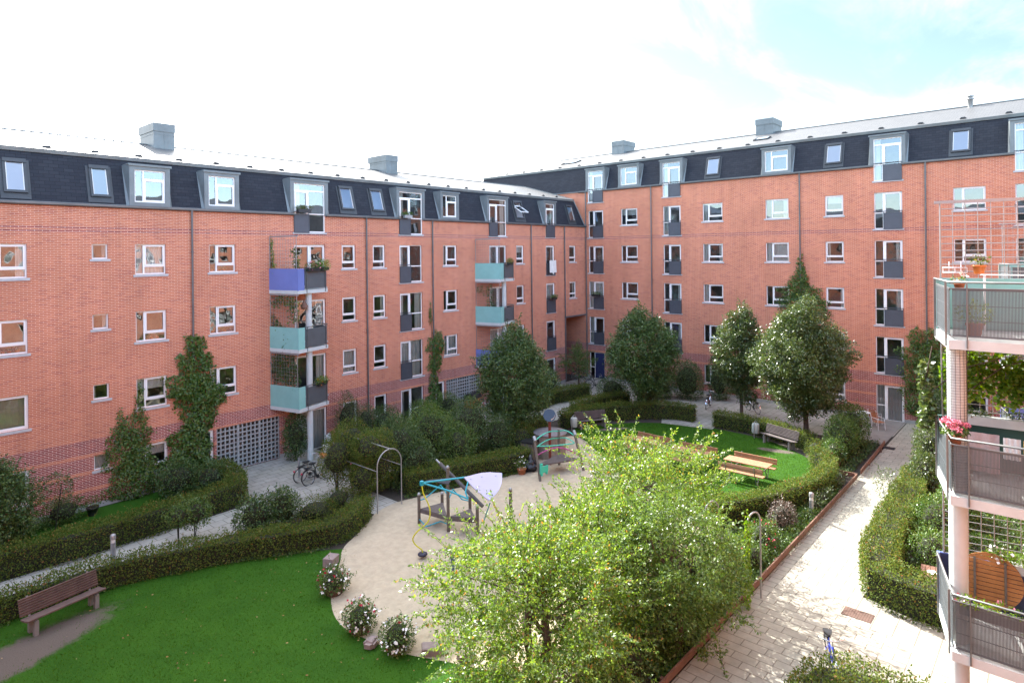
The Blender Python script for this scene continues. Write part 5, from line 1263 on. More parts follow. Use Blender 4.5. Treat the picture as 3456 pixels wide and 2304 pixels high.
# granite blocks and stones at the sand edge
def stone(label, x, y, sx, sy, sz, rz, seed, rounded=False):
    rr = random.Random(seed); bm = bmesh.new(); bmesh.ops.create_cube(bm, size=1)
    bmesh.ops.bevel(bm, geom=bm.edges[:] + bm.verts[:], offset=.22 if rounded else .05, segments=3 if rounded else 1, affect='EDGES')
    for v in bm.verts: v.co = Vector((v.co.x * sx, v.co.y * sy, (v.co.z + .5) * sz)) + Vector((rr.gauss(0,.008), rr.gauss(0,.008), rr.gauss(0,.006)))
    me = bpy.data.meshes.new('stone'); bm.to_mesh(me); bm.free(); me.materials.append(STONE)
    tag(link('stone_block', me, None, (x, y, 0), rz), label, 'stone', 'granite stones round the sand')
stone('squared granite block on the grass left of the sand', 11.25, 17.85, .46, .34, .28, .5, 1)
stone('grey boulder behind the far left flower tub', 10.75, 17.0, .50, .36, .25, .2, 2, True)
stone('rounded pink stone between the two nearer flower tubs', 9.55, 13.35, .42, .30, .2, .4, 3, True)
stone('squared dark pink granite block right of the nearest flower tub', 10.35, 11.95, .52, .30, .22, -.75, 4)
stone('rounded pink stone at the sand edge under the leaves of the nearest tree', 10.75, 11.15, .42, .32, .2, -.3, 5, True)
# inspection cover
mb = MB(); mb.box(-.36,-.24,.024,.36,.24,.036)
for i in range(11): mb.box(-.34 + i*.062, -.22, .036, -.315 + i*.062, .22, .040)
tag(mb.obj('inspection_cover', simple('rusty_brown_cast_iron', (.13,.075,.055), .8, .3, 4), None, (18.95, 4.4, 0), R(90)), 'rusty brown ribbed inspection cover in the paving of the sunny path', 'manhole cover')
mb = MB(); mb.box(-.3,-.22,.022,.3,.22,.034); 
for i in range(8): mb.box(-.27 + i*.07, -.2, .034, -.24 + i*.07, .2, .038)
tag(mb.obj('drain_grate', BLACK, None, (35.9, 6.9, 0), R(90)), 'dark drain grate at the far end of the sunny path', 'drain')

# ------------------------------------------------------------------ bicycles
def bicycle(label, x, y, rz, col, basket=None, lean=.10, saddlebag=None, group='parked bicycles', kids=1.0, fender=CHROME, steer=.0, frame2=None):
    s = kids; t = thing('bicycle', label, 'bicycle', (x, y, 0), rz, group)
    t.rotation_euler = (lean, 0, rz); r = .34 * s; wb = 1.06 * s; F_ = simple('bike_paint_%s' % col[0], col[1], .3, .1, 3)
    for cx_ in (-wb/2, wb/2):
        mb = MB(); mb.tube([(cx_ + r*math.cos(a), 0, r + r*math.sin(a)) for a in np.linspace(0, 2*math.pi, 29)[:-1]], .017, 6, closed=True)
        wh = mb.obj('wheel', RUBBER, t)
        mb = MB(); q = r - .026; mb.tube([(cx_ + q*math.cos(a), 0, r + q*math.sin(a)) for a in np.linspace(0, 2*math.pi, 29)[:-1]], .012, 5, closed=True)
        for a in np.linspace(0, 2*math.pi, 19)[:-1]: mb.tube([(cx_, 0, r), (cx_ + q*math.cos(a), 0, r + q*math.sin(a))], .0022, 3, cap=False)
        mb.tube([(cx_, -.05, r), (cx_, .05, r)], .022, 8); mb.obj('rim', CHROME, wh)
        mb = MB(); q = r + .035; A = np.linspace(R(15 if cx_ < 0 else 20), R(190 if cx_ < 0 else 160), 12)
        mb.mesh([(cx_ + q*math.cos(a) , yy, r + q*math.sin(a)) for a in A for yy in (-.026, .026)], [(2*i, 2*i+1, 2*i+3, 2*i+2) for i in range(11)], 0, True); mb.obj('mudguard', fender, t)
    bb = (-.08*s, 0, .29*s); st = (-.22*s, 0, .82*s); hd = (.36*s, 0, .80*s); hb = (.40*s, 0, .62*s)
    mb = MB(); w = .016
    mb.tube([bb, st], w, 8); mb.tube([bb, hb], w*1.1, 8); mb.tube([(st[0]+.03, 0, st[2]-.16), hd], w, 8) if frame2 != 'low' else mb.tube([(st[0]+.07*s,0,.55*s),(.1*s,0,.52*s),hb], w, 8)
    mb.tube([hb, (hd[0]-.02, 0, hd[2]+.08)], w*1.2, 8)
    for q in (-.045, .045): mb.tube([(bb[0], q*.6, bb[2]), (-wb/2, q, r)], .010, 6); mb.tube([(st[0]+.03, q*.5, st[2]-.2), (-wb/2, q, r)], .009, 6); mb.tube([(hb[0], q*.9, hb[2]), (hb[0]+.03, q, r+.25), (wb/2, q, r)], .011, 6)
    mb.obj('frame', F_, t)
    mb = MB(); mb.tube([(hd[0]-.02,0,hd[2]+.05),(hd[0]-.03,0,hd[2]+.2)], .012, 6); z = hd[2] + .2; mb.tube([(hd[0]-.20,-.29,z+.0),(hd[0]-.06,-.25,z+.05),(hd[0]-.0,-.08,z+.01),(hd[0],.08,z+.01),(hd[0]-.06,.25,z+.05),(hd[0]-.20,.29,z+.0)], .012, 6); mb.obj('handlebar', CHROME, t)
    mb = MB(); mb.prism([(-.16,-.10),(-.16,.10),(-.06,.09),(.12,.02),(.12,-.02),(-.06,-.09)], .0, .05, fn=lambda p, q, r_: (st[0]-.03+p*s, q, st[2]+.03+r_)); mb.tube([(st[0],0,st[2]-.1),(st[0]-.02,0,st[2]+.04)], .013, 6); mb.obj('saddle', BLACK, t)
    mb = MB(); mb.lathe([(.085,-.008),(.085,.008)], 16); 
    for v in range(len(mb.v)): p = mb.v[v]; mb.v[v] = (bb[0] + p[0], p[2] - .035, bb[2] + p[1])
    mb.tube([(bb[0],-.06,bb[2]),(bb[0]+.12,-.07,bb[2]-.12)], .009, 5); mb.tube([(bb[0],.06,bb[2]),(bb[0]-.12,.07,bb[2]+.12)], .009, 5); mb.box(bb[0]+.08,-.14,bb[2]-.135,bb[0]+.17,-.06,bb[2]-.115); mb.box(bb[0]-.17,.06,bb[2]+.115,bb[0]-.08,.14,bb[2]+.135); mb.obj('crank', BLACK, t)
    mb = MB(); mb.box(-wb/2-.18,-.06,2*r+.05,-wb/2+.18,.06,2*r+.065); mb.tube([(-wb/2-.1,.05,2*r+.05),(-wb/2,.05,r)], .006, 5); mb.tube([(-wb/2-.1,-.05,2*r+.05),(-wb/2,-.05,r)], .006, 5); mb.obj('carrier', BLACK, t)
    mb = MB(); mb.box(-wb/2-.22-.14,-.025,2*r-.12,-wb/2-.22-.10,.025,2*r-.06); mb.obj('rear_lamp', REDF, t)
    if basket:
        mb = MB(); bx, bz = (hd[0] + .16, hd[2] - .02) if basket != 'rear' else (-wb/2, 2*r + .07)
        for j in range(5): f = j/4; w_, d_ = .15 + .03*f, .11 + .03*f; z = bz + .24*f; mb.tube([(bx-d_,-w_,z),(bx+d_,-w_,z),(bx+d_,w_,z),(bx-d_,w_,z)], .005, 4, closed=True)
        for i in range(18):
            a = i/18*4; k_ = int(a); f = a - k_; C4 = [(-1,-1),(1,-1),(1,1),(-1,1)]; p0, p1 = C4[k_], C4[(k_+1)%4]; px, py = p0[0]*(1-f)+p1[0]*f, p0[1]*(1-f)+p1[1]*f
            mb.tube([(bx+px*.11, py*.15, bz), (bx+px*.14, py*.18, bz+.24)], .004, 4)
        mb.box(bx-.11,-.15,bz-.004,bx+.11,.15,bz+.004); mb.obj('basket', BLACK, t)
    if saddlebag:
        bm = bmesh.new(); bmesh.ops.create_uvsphere(bm, u_segments=14, v_segments=9, radius=1)
        for v in bm.verts: v.co = Vector((hd[0]+.24+v.co.x*.17, v.co.y*.23, hd[2]+.12 + v.co.z*.13*(1 if v.co.z > 0 else .9)))
        me = bpy.data.meshes.new('front_bag'); bm.to_mesh(me); bm.free(); me.materials.append(ORANGE); link('front_bag', me, t)
    return t
b1 = math.atan2(25.1-24.87, 15.45-14.37)
bicycle('cream bicycle with an orange handlebar bag on the slab square', 15.0, 25.35, .05, ('cream', (.60,.54,.40)), saddlebag=True, lean=.12, frame2='low')
bicycle('dark green bicycle with a wire basket, the nearer of the two on the slab square', 15.05, 24.75, .12, ('dark_green', (.02,.035,.03)), basket='rear', lean=-.08, fender=BLACK)
bicycle('red bicycle beside the far lattice gate', 28.3, 27.3, -1.15, ('red', (.38,.02,.03)), lean=.1)
bicycle('black bicycle with a lime frame half hidden by the first shade tree', 27.75, 25.9, -1.0, ('lime', (.20,.42,.05)), lean=.1, basket='front')
bicycle('dark red bicycle parked near the brick wall between the hedge and the slim tree', 38.2, 17.3, .2, ('dark_red', (.16,.02,.03)), lean=.1)
bicycle('black bicycle behind the trunks of the two sunlit trees', 38.8, 14.7, .9, ('black', (.02,.02,.02)), lean=-.1)
bicycle('black bicycle standing in front of the navy front door', 38.4, 25.9, -.9, ('black', (.02,.02,.02)), lean=.1, fender=BLACK)
bicycle('grey bicycle leaning by the dark corner passage', 40.4, 28.7, -.6, ('grey', (.15,.16,.17)), lean=.1)
bicycle('blue bicycle at the bottom right beside the clipped hedge corner', 15.95, 4.25, R(205), ('blue', (.03,.06,.45)), lean=.05, kids=.92)
t = thing('bike_stand', 'galvanised bicycle stand of two posts and cross tubes on the slab square', 'bike stand', (15.2, 25.0, 0), .1)
for q in ((-.35,.95),(.62,-.5)):
    mb = MB(); mb.tube([(q[0],q[1],0),(q[0],q[1],.9)], .045, 10); mb.obj('post', GALV, t)
mb = MB(); mb.tube([(-.35,.95,.72),(.62,-.5,.72)], .02, 6); mb.tube([(-.35,.95,.45),(.62,-.5,.45)], .02, 6); mb.obj('cross_tube', GALV, t)
# cargo bicycle with wooden box and dark hood
t = thing('cargo_bike', 'cargo bicycle with orange box and rounded black hood by the far lattice gate', 'cargo bike', (28.2, 28.35, 0), .2)
mb = MB(); mb.box(-.5,-.34,.30,.45,.34,.82); mb.box(-.52,-.36,.79,.47,.36,.83); mb.obj('box', TABLEW, t)
mb = MB(); n = 9; A = np.linspace(0, math.pi, n); vs = [(x, -.36*math.cos(a), .83 + .34*math.sin(a)) for x in (-.52, .1, .47) for a in A]
mb.mesh(vs, [(i*n+j, i*n+j+1, (i+1)*n+j+1, (i+1)*n+j) for i in range(2) for j in range(n-1)] + [tuple(range(n)), tuple(range(2*n, 3*n))], 0, True); mb.obj('hood', BLACK, t)
for y in (-.40, .40):
    mb = MB(); mb.tube([(.0 + .25*math.cos(a), y, .25 + .25*math.sin(a)) for a in np.linspace(0, 2*math.pi, 21)[:-1]], .018, 6, closed=True); 
    for a in np.linspace(0, 2*math.pi, 13)[:-1]: mb.tube([(0,y,.25),(.24*math.cos(a),y,.25+.24*math.sin(a))], .003, 3)
    mb.obj('wheel', RUBBER, t)
mb = MB(); mb.tube([(-1.35 + .32*math.cos(a), 0, .32 + .32*math.sin(a)) for a in np.linspace(0, 2*math.pi, 25)[:-1]], .018, 6, closed=True); mb.obj('wheel', RUBBER, t)
mb = MB(); mb.tube([(.1,0,.28),(-.7,0,.3),(-1.35,0,.32)], .02, 6); mb.tube([(-.75,0,.3),(-.95,0,.85)], .018, 6); mb.tube([(-.52,0,.5),(-.6,0,1.0),(-.75,.28,1.02)], .014, 6); mb.tube([(-.6,0,1.0),(-.75,-.28,1.02)], .014, 6); mb.box(-1.06,-.09,.85,-.82,.09,.9); mb.obj('frame', BLACK, t)

# ------------------------------------------------------------------ playground one: climbing frame with the lilac plate
def lp(x, y, z=0.0): return G(918.75 + .1736 * x, 1007.2 + .1736 * y, z)
O = (15.23, 16.64)
def W3(x, y, z): p = lp(x, y, z); return (p[0] - O[0], p[1] - O[1], z)
t = thing('playground_climber', 'wooden play frame with leaning log, turquoise tubes and pale lilac plate on the sand', 'playground', (*O, 0))
posts = dict(A=(15.01,17.97,1.14), B=(15.23,16.64,2.36), C=(16.26,16.58,1.05), D=(15.73,15.68,1.06), E=(15.95,17.75,.95), F=(12.89,13.91,1.0), H=(17.4,15.6,1.2))
for k_, (x, y, h) in posts.items():
    mb = MB(); r_ = .058; mb.tube([(x-O[0], y-O[1], 0), (x-O[0], y-O[1], h)], r_, 10); p = mb.obj('post', OLDWOOD, t)
    mb = MB(); mb.lathe([(r_+.006,h-.03),(r_+.006,h),(r_*.6,h+.045),(.01,h+.055)], 10, (x-O[0], y-O[1], 0)); mb.obj('cap', GALV, p)
# log beam, high end beside the tall post, low end over post D
hi = Vector((15.42-O[0], 17.25-O[1], 2.30)); lo = Vector((15.62-O[0], 15.30-O[1], 1.18))
mb = MB(); e = (lo - hi).normalized(); mb.tube([tuple(hi), tuple(hi.lerp(lo,.5)), tuple(lo)], .065, 12); lg = mb.obj('log', simple('dark_log', (.085,.080,.082), .7, .3, 4), t)
mb = MB(); mb.tube([tuple(hi - e*.22), tuple(hi + e*.02)], .035, 8); mb.obj('log_tip', GALV, lg)
def platform(pts, z):
    mb = MB(); P3 = [Vector((x-O[0], y-O[1])) for x, y in pts]; mb.prism([tuple(p) for p in P3], z-.035, z-.03)
    a, b, c = P3; n = 8     # planks parallel to a-b, converging to c
    for i in range(n):
        f0, f1 = i/n, (i+1)/n - .012; q = [a.lerp(c,f0), b.lerp(c,f0), b.lerp(c,f1), a.lerp(c,f1)]; mb.prism([tuple(p) for p in q], z-.028, z)
    for p, q in ((a,b),(b,c),(c,a)): mb.beam((*p, z-.09), (*q, z-.09), .045, .13)
    mb.obj('platform', GREYWOOD, t)
platform([(15.03,17.9),(15.2,16.7),(15.93,17.7)], .62); platform([(15.25,16.55),(16.2,16.5),(15.72,15.75)][::1], .62)
def tubeobj(pts, r_, mat, name, parent=t): mb = MB(); mb.tube(pts, r_, 8); return mb.obj(name, mat, parent)
nod = (13.36, 15.84); NZ = 2.5; N0 = (nod[0]-O[0], nod[1]-O[1], NZ)
Q1 = W3(845, 512, 2.45); Q2 = W3(900, 795, 2.0); Q3 = W3(1350, 470, 2.35)
tubeobj([N0, Q1, Q3], .030, TUR, 'top_tube'); tubeobj([N0, W3(640,685,2.2), Q2], .030, TUR, 'top_tube'); tubeobj([Q2, W3(865,700,2.2), W3(900,570,2.4)], .026, TUR, 'top_tube')
tubeobj([(posts['A'][0]-O[0], posts['A'][1]-O[1], .9), W3(330,790,.92), W3(540,612,1.35), (0,0,1.35)], .022, TUR, 'curved_tube')
tubeobj([(0,0,1.15), W3(700,668,1.2), W3(820,800,.85), (posts['C'][0]-O[0], posts['C'][1]-O[1], .85)], .022, TUR, 'curved_tube')
tubeobj([(posts['A'][0]-O[0], posts['A'][1]-O[1], .22), W3(350,1160,.18), W3(540,1090,.32), (0,0,.32)], .022, TUR, 'curved_tube')
tubeobj([W3(1190,850,1.6), W3(1105,1100,.3)], .022, TUR, 'leg_tube')
mb = MB(); a_, b_, c_ = W3(340,545,2.44), W3(700,512,2.44), W3(640,600,2.30)
mb.mesh([a_, b_, c_] + [(p[0], p[1], p[2]-.025) for p in (a_, b_, c_)], [(0,1,2),(5,4,3),(0,3,4,1),(1,4,5,2),(2,5,3,0)]); mb.obj('dark_board', simple('charcoal_board', (.035,.035,.05), .5), t)
# lilac plate: rounded triangle
def plate():
    pa, pb, pc, pd = Vector(W3(845,512,2.48)), Vector(W3(1345,455,2.42)), Vector(W3(1340,600,2.20)), Vector(W3(1180,820,1.90))
    top = []
    for a, b, sag in ((pa, pb, .10), (pb, pc, .02), (pc, pd, .06), (pd, pa, .05)):
        for i in range(6):
            f = i / 6; p = a.lerp(b, f); c = (pa + pb + pc + pd) / 4; o = (p - c).normalized(); top.append(p + o * sag * math.sin(math.pi * f))
    n = len(top); nn = (pb - pa).cross(pd - pa).normalized() * .02
    mb = MB(); mb.mesh([tuple(p + nn) for p in top] + [tuple(p - nn) for p in top], [tuple(range(n)), tuple(range(2*n-1, n-1, -1))] + [(i, n+i, n+(i+1)%n, (i+1)%n) for i in range(n)])
    pl_ = mb.obj('plate', LILAC, t); mb = MB()
    sgn_ = 1 if (nn.z > 0) else -1
    for f in ((.12,.1),(.45,.06),(.85,.08),(.2,.4)):
        p = pa.lerp(pb, f[0]).lerp(pd, f[1]); mb.lathe([(.03,-.004),(.03,.004)], 8, tuple(p + nn * sgn_ * 1.2))
    mb.obj('bolt', GALV, pl_)
plate()
cr = Vector((.6626, -.7490, 0)); rope = [(0,2.45),(.03,2.1),(.16,1.72),(.20,1.45),(.14,1.15),(-.12,.85),(-.24,.62),(-.18,.42),(-.02,.25),(.0,.12)]
mb = MB(); sp = []
for i in range(len(rope) - 1):
    for f in (0, .25, .5, .75):
        a0 = rope[max(i-1,0)]; a1 = rope[i]; a2 = rope[i+1]; a3 = rope[min(i+2, len(rope)-1)]
        q = [.5*((2*a1[k]) + (-a0[k]+a2[k])*f + (2*a0[k]-5*a1[k]+4*a2[k]-a3[k])*f*f + (-a0[k]+3*a1[k]-3*a2[k]+a3[k])*f**3) for k in (0,1)]; sp.append(q)
sp.append(rope[-1])
mb.tube([(N0[0] + cr.x*a*1.3, N0[1] + cr.y*a*1.3, z+.08) for a, z in sp], .022, 8); rp = mb.obj('wavy_pole', YELLOW, t)
mb = MB(); mb.lathe([(.02,.13),(.10,.13),(.155,.17),(.155,.21),(.10,.245),(.02,.245)], 18, (N0[0], N0[1], 0)); mb.obj('foot_disc', simple('dark_blue_disc', (.02,.02,.05), .5), rp)
mb = MB(); mb.box(N0[0]-.05, N0[1]-.05, NZ-.08, N0[0]+.05, N0[1]+.05, NZ+.06); mb.obj('joint_block', TUR, t)
tubeobj([W3(1230,830,1.85), W3(1245,880,1.6), W3(1300,975,1.2), W3(1330,1060,.7), W3(1300,1130,.3)], .022, YELLOW, 'wavy_pole')
tubeobj([(12.89-O[0],13.91-O[1],.0),(12.89-O[0],13.91-O[1],1.02)], .06, simple('blue_cap', (.05,.12,.25), .5), 'post_sleeve').scale = (1,1,1)

# ------------------------------------------------------------------ playground two: small play tower with mint rails
def l2(x, y, z=0.0): return G(1211.4 + .1302 * x, 952.8 + .1302 * y, z)
O2 = l2(230, 1190)
def V3(x, y, z): p = l2(x, y, z); return (p[0] - O2[0], p[1] - O2[1], z)
def upz(bx, by, ty): # height of a point straight above ground point seen at (bx,by)
    b = (1211.4 + .1302*bx, 952.8 + .1302*by); p = G(*b); d = .749*p[0] + .6626*p[1]; yy = (952.8 + .1302*ty)*K - 856.0; return EYE - ((b[0]*K - 1728)*ROLL + yy)/FPX*d
t = thing('play_tower', 'small play tower of leaning wooden posts with mint green rails and a magenta arched bar', 'play tower', (*O2, 0))
hL = upz(230,1190,560); pL = (0.35, .55); topL = (*[a + b for a, b in zip((0,0), (.12,.25))], hL)
mb = MB(); mb.tube([(0,0,0), (.28,.55,1.75)], .06, 10); mb.obj('post', OLDWOOD, t); TL = (.28,.55,1.75)
RB = l2(1000, 1010); RB = (RB[0]-O2[0], RB[1]-O2[1]); mb = MB(); mb.tube([(RB[0],RB[1],0), (RB[0]-.1,RB[1]+.45,1.75)], .06, 10); mb.obj('post', OLDWOOD, t); TR = (RB[0]-.1,RB[1]+.45,1.75)
BK = (l2(560,900)[0]-O2[0], l2(560,900)[1]-O2[1]); mb = MB(); mb.tube([(BK[0],BK[1],0),(BK[0],BK[1],1.7)], .06, 10); mb.obj('post', OLDWOOD, t); TB = (BK[0],BK[1],1.7)
for p in (TL, TR): mb = MB(); mb.tube([(p[0]-.05,p[1]-.1,p[2]-.1),(p[0]+.02,p[1]+.04,p[2]+.06)], .075, 10); mb.obj('post_cap', GALV, t)
def lerp3(a, b, f): return tuple(a[i]*(1-f)+b[i]*f for i in range(3))
def rail_(a, b, bow, r_, mat, name): pts = [tuple(Vector(lerp3(a,b,f)) + Vector((0,0,bow*math.sin(math.pi*f)))) for f in np.linspace(0,1,9)]; mb = MB(); mb.tube(pts, r_, 8); mb.obj(name, mat, t)
z_ = lambda p, z: (p[0], p[1], z)
rail_(z_(TL,1.62), z_(TB,1.62), .16, .024, MINT, 'rail'); rail_(z_(TL,1.28), z_(TB,1.30), .14, .024, MINT, 'rail')
rail_(z_(TB,1.62), z_(TR,1.60), .12, .024, MINT, 'rail'); rail_(z_(TB,1.3), z_(TR,1.28), .1, .024, MINT, 'rail')
rail_(z_(TL,1.40), z_(TR,1.25), -.04, .026, MINT, 'rail'); rail_((.22,.45,.98), (TR[0]+.05,TR[1]-.25,.72), .38, .026, MAGENTA, 'arched_bar')
mb = MB(); c = [(TL[0]*.8,TL[1]*.8),(TR[0],TR[1]-.2),(BK[0],BK[1])]; mb.prism(c, .52, .56)
for i in range(8):
    f0, f1 = i/8, (i+1)/8-.02; a, b, d = [Vector(v) for v in c]; q = [a.lerp(d,f0), b.lerp(d,f0), b.lerp(d,f1), a.lerp(d,f1)]; mb.prism([tuple(p) for p in q], .56, .585)
mb.obj('platform', GREYWOOD, t)
mb = MB(); mb.box(.02,.0,.35,.55,.05,.62); mb.box(.05,-.02,.62,.16,.07,.78); mb.box(.06,-.03,.26,.14,.05,.36); mb.box(.40,-.03,.26,.48,.05,.36); mb.obj('panel', MINT, t)
# tall mast with disc sign (crescent cut out) and the wooden hut behind
mp = l2(400, 905); hm = upz(400, 905, 500)
t = thing('play_mast', 'red brown mast with a round dark blue disc and pale crescent beside the play tower', 'play mast', (*mp, 0))
mb = MB(); mb.box(-.05,-.04,0,.05,.04,max(hm,1.0)+1.25); mb.obj('mast', simple('red_brown_paint', (.19,.035,.025), .6), t)
hc = max(hm,1.0) + 1.3; R90 = Matrix.Rotation(R(90), 4, 'X'); Rz = Matrix.Rotation(math.atan2(.6626,.749) + R(90) - R(180), 4, 'Z'); Rt = Matrix.Rotation(R(-62), 4, 'X')
mb = MB(); n = 26; vs = []
for zz in (-.025, .025):
    for i in range(n): a = 2*math.pi*i/n; vs.append(tuple(Rz @ Rt.inverted() @ Vector((.29*math.cos(a), .29*math.sin(a), zz)) + Vector((0,0,hc))))
mb.mesh(vs, [tuple(range(n))[::-1], tuple(range(n,2*n))] + [(i,(i+1)%n,n+(i+1)%n,n+i) for i in range(n)]); dsc = mb.obj('disc', simple('blue_grey_disc', (.025,.05,.085), .45), t)
mb = MB(); cres = [(.24*math.cos(a), .24*math.sin(a)) for a in np.linspace(R(-80), R(10), 10)] + [(.055+.175*math.cos(a), .01+.175*math.sin(a)) for a in np.linspace(R(5), R(-85), 10)]
for s_ in (-1, 1): mb.face([tuple(Rz @ Rt.inverted() @ Vector((x, y, s_*.028)) + Vector((0,0,hc))) for x, y in cres])
mb.obj('crescent', simple('pale_wood', (.42,.32,.24), .7), dsc)
hp = l2(400, 740)
t = thing('play_house', 'low round hut of upright pale planks beside the dark blue disc', 'play house', (hp[0]+.15, hp[1]+.1, 0))
mb = MB(); n = 22
for i in range(n):
    a = 2*math.pi*i/n; w_ = math.pi*.75/n*.98; p = [(.75*math.cos(a-w_*1.3),.75*math.sin(a-w_*1.3)),(.75*math.cos(a+w_*1.3),.75*math.sin(a+w_*1.3)),(.70*math.cos(a+w_*1.3),.70*math.sin(a+w_*1.3)),(.70*math.cos(a-w_*1.3),.70*math.sin(a-w_*1.3))]
    mb.prism(p, 0, 1.15)
mb.obj('wall', simple('pale_planks', (.27,.22,.17), .8, .3), t)
mb = MB(); mb.lathe([(.82,1.15),(.82,1.19),(.4,1.24),(.02,1.26)], 22); mb.obj('lid', simple('grey_lid', (.22,.20,.20), .8), t)
t = thing('waste_container', 'square wooden slatted waste container with a dark lid beside the sand', 'waste container', (23.16,19.5,0), .2)
mb = MB()
for i in range(5):
    q = -.26 + i*.13
    for s_ in (-.30, .30): mb.box(q-.055, s_-.012, .05, q+.055, s_+.012, .88); mb.box(s_-.012, q-.055, .05, s_+.012, q+.055, .88)
mb.obj('slats', OLDWOOD, t); mb = MB(); mb.box(-.34,-.34,.88,.34,.34,.95); mb.box(-.27,-.27,0,.27,.27,.86); mb.obj('lid', BLACK, t)
bm = bmesh.new(); bmesh.ops.create_icosphere(bm, subdivisions=4, radius=1); rs = np.random.RandomState(8)
D_ = np.array([v.co[:] for v in bm.verts]); Lm = lumps(D_ * 2, rs, 9)
for v, k_ in zip(bm.verts, Lm): r_ = 1 + .28*k_; z = v.co.z; v.co = Vector((v.co.x*.36*r_*(1-.45*max(z,0)), v.co.y*.33*r_*(1-.45*max(z,0)), .30 + z*.32*r_ + (.12 if z > .9 else 0)))
me = bpy.data.meshes.new('refuse_sack'); bm.to_mesh(me); bm.free(); me.materials.append(simple('black_plastic', (.012,.012,.018), .22, .1)); [setattr(p, 'use_smooth', True) for p in me.polygons]
tag(link('refuse_sack', me, None, (21.95,18.45,0)), 'full black plastic refuse sack slumped beside the waste container', 'rubbish bag')
def pot(label, x, y, r_, h, mat, leaf, z=0, lr=None, flowers=None, name='plant_pot', seed=3, nflow=10, group=None):
    rs = np.random.RandomState(seed); t = thing(name, label, 'plant pot', (x, y, z), 0, group)
    mb = MB(); mb.lathe([(r_*.7,0),(r_,h*.85),(r_*1.08,h*.86),(r_*1.08,h),(r_*.95,h)], 14); mb.obj('pot', mat, t)
    lr = lr or r_*1.5; link('foliage', npmesh('foliage', blob_leaves([(0,0,h+lr*.6,lr,lr,lr*.8)], 380, .055, rs, .5, .7), 4, [leaf]), t)
    if flowers: link('flowers', npmesh('flowers', blob_leaves([(0,0,h+lr*.7,lr*1.02,lr*1.02,lr*.9)], nflow, .07, rs, .95, .1), 4, [flowers]), t)
    return t
pot('terracotta pot with a white flowering plant in front of the black sack', 21.4, 18.5, .2, .3, TERRA, M_MID, flowers=WHITEF, nflow=20)
pot('black pot with a reddish plant on the grass against the brick wall', 7.45, 28.35, .2, .32, BLACK, M_HEDGE, seed=4)

# ------------------------------------------------------------------ garden furniture
def garden_chair(label, x, y, rz, mat, slat, group='white garden chairs'):
    t = thing('garden_chair', label, 'chair', (x, y, 0), rz, group); mb = MB()
    for i in range(5): mb.box(-.22, -.22+i*.09, .43, .22, -.15+i*.09, .45)
    mb.obj('seat', slat, t); mb = MB()
    for i in range(5): X = -.19+i*.09; mb.beam((X+.02,.22,.47),(X+.02,.32,.88), .06, .018, upv=(0,1,0))
    mb.obj('backrest', slat, t)
    for sx in (-1, 1):
        for sy in (-1, 1): mb = MB(); mb.tube([(sx*.23, sy*.24, 0), (sx*.22, sy*.2, .44)] + ([(sx*.22, .33, .90)] if sy > 0 else [(sx*.22,-.2,.64),(sx*.22,.22,.66)]), .014, 6); mb.obj('leg', mat, t)
    return t
garden_chair('white garden chair under the first balcony, nearer the column', 17.0, 26.95, 2.2, WHITEP, WHITEP)
garden_chair('white garden chair behind the bushes below the ground floor door', 17.9, 28.0, .6, WHITEP, WHITEP)
garden_chair('folding chair with orange slats tilted against the terrace table at the far right door', 40.3, 8.35, 1.2, WHITEP, simple('faded_orange_slats', (.40,.16,.07), .6), 'terrace chairs with orange slats')
garden_chair('folding chair with orange slats facing the path at the far right door', 39.3, 8.0, -.6, WHITEP, simple('faded_orange_slats', (.40,.16,.07), .6), 'terrace chairs with orange slats')
t = thing('garden_table', 'small round metal garden table between the orange slatted chairs', 'table', (39.9, 8.9, 0)); mb = MB(); mb.lathe([(.38,.70),(.38,.72)], 18); mb.obj('table_top', WHITEP, t)
for a in (0,2.1,4.2): mb = MB(); mb.tube([(.08*math.cos(a),.08*math.sin(a),.7),(.28*math.cos(a),.28*math.sin(a),0)], .014, 6); mb.obj('leg', WHITEP, t)
t = thing('garden_table', 'low brown slatted table in the hedged garden on the right with a dish on it', 'table', (21.6, 3.0, 0), .1); mb = MB()
for i in range(6): mb.box(-.45, -.36+i*.12, .55, .45, -.25+i*.12, .58)
mb.obj('table_top', TIMBER, t)
for sx in (-1,1):
    for sy in (-1,1): mb = MB(); mb.box(sx*.38-.03, sy*.28-.03, 0, sx*.38+.03, sy*.28+.03, .55); mb.obj('leg', TIMBER, t)
mb = MB(); mb.lathe([(.07,0),(.14,.05),(.13,.055),(.06,.012)], 16); tag(mb.obj('dish', WHITEP, None, (21.5,3.05,.58)), 'small pale dish on the low brown table', 'dish')
t = pot('large empty terracotta bowl beside the low brown table', 21.2, 3.75, .26, .3, TERRA, M_HEDGE, lr=.1, seed=9)

# ------------------------------------------------------------------ things on the balconies
def cx_(X, Y): return (X, Y)
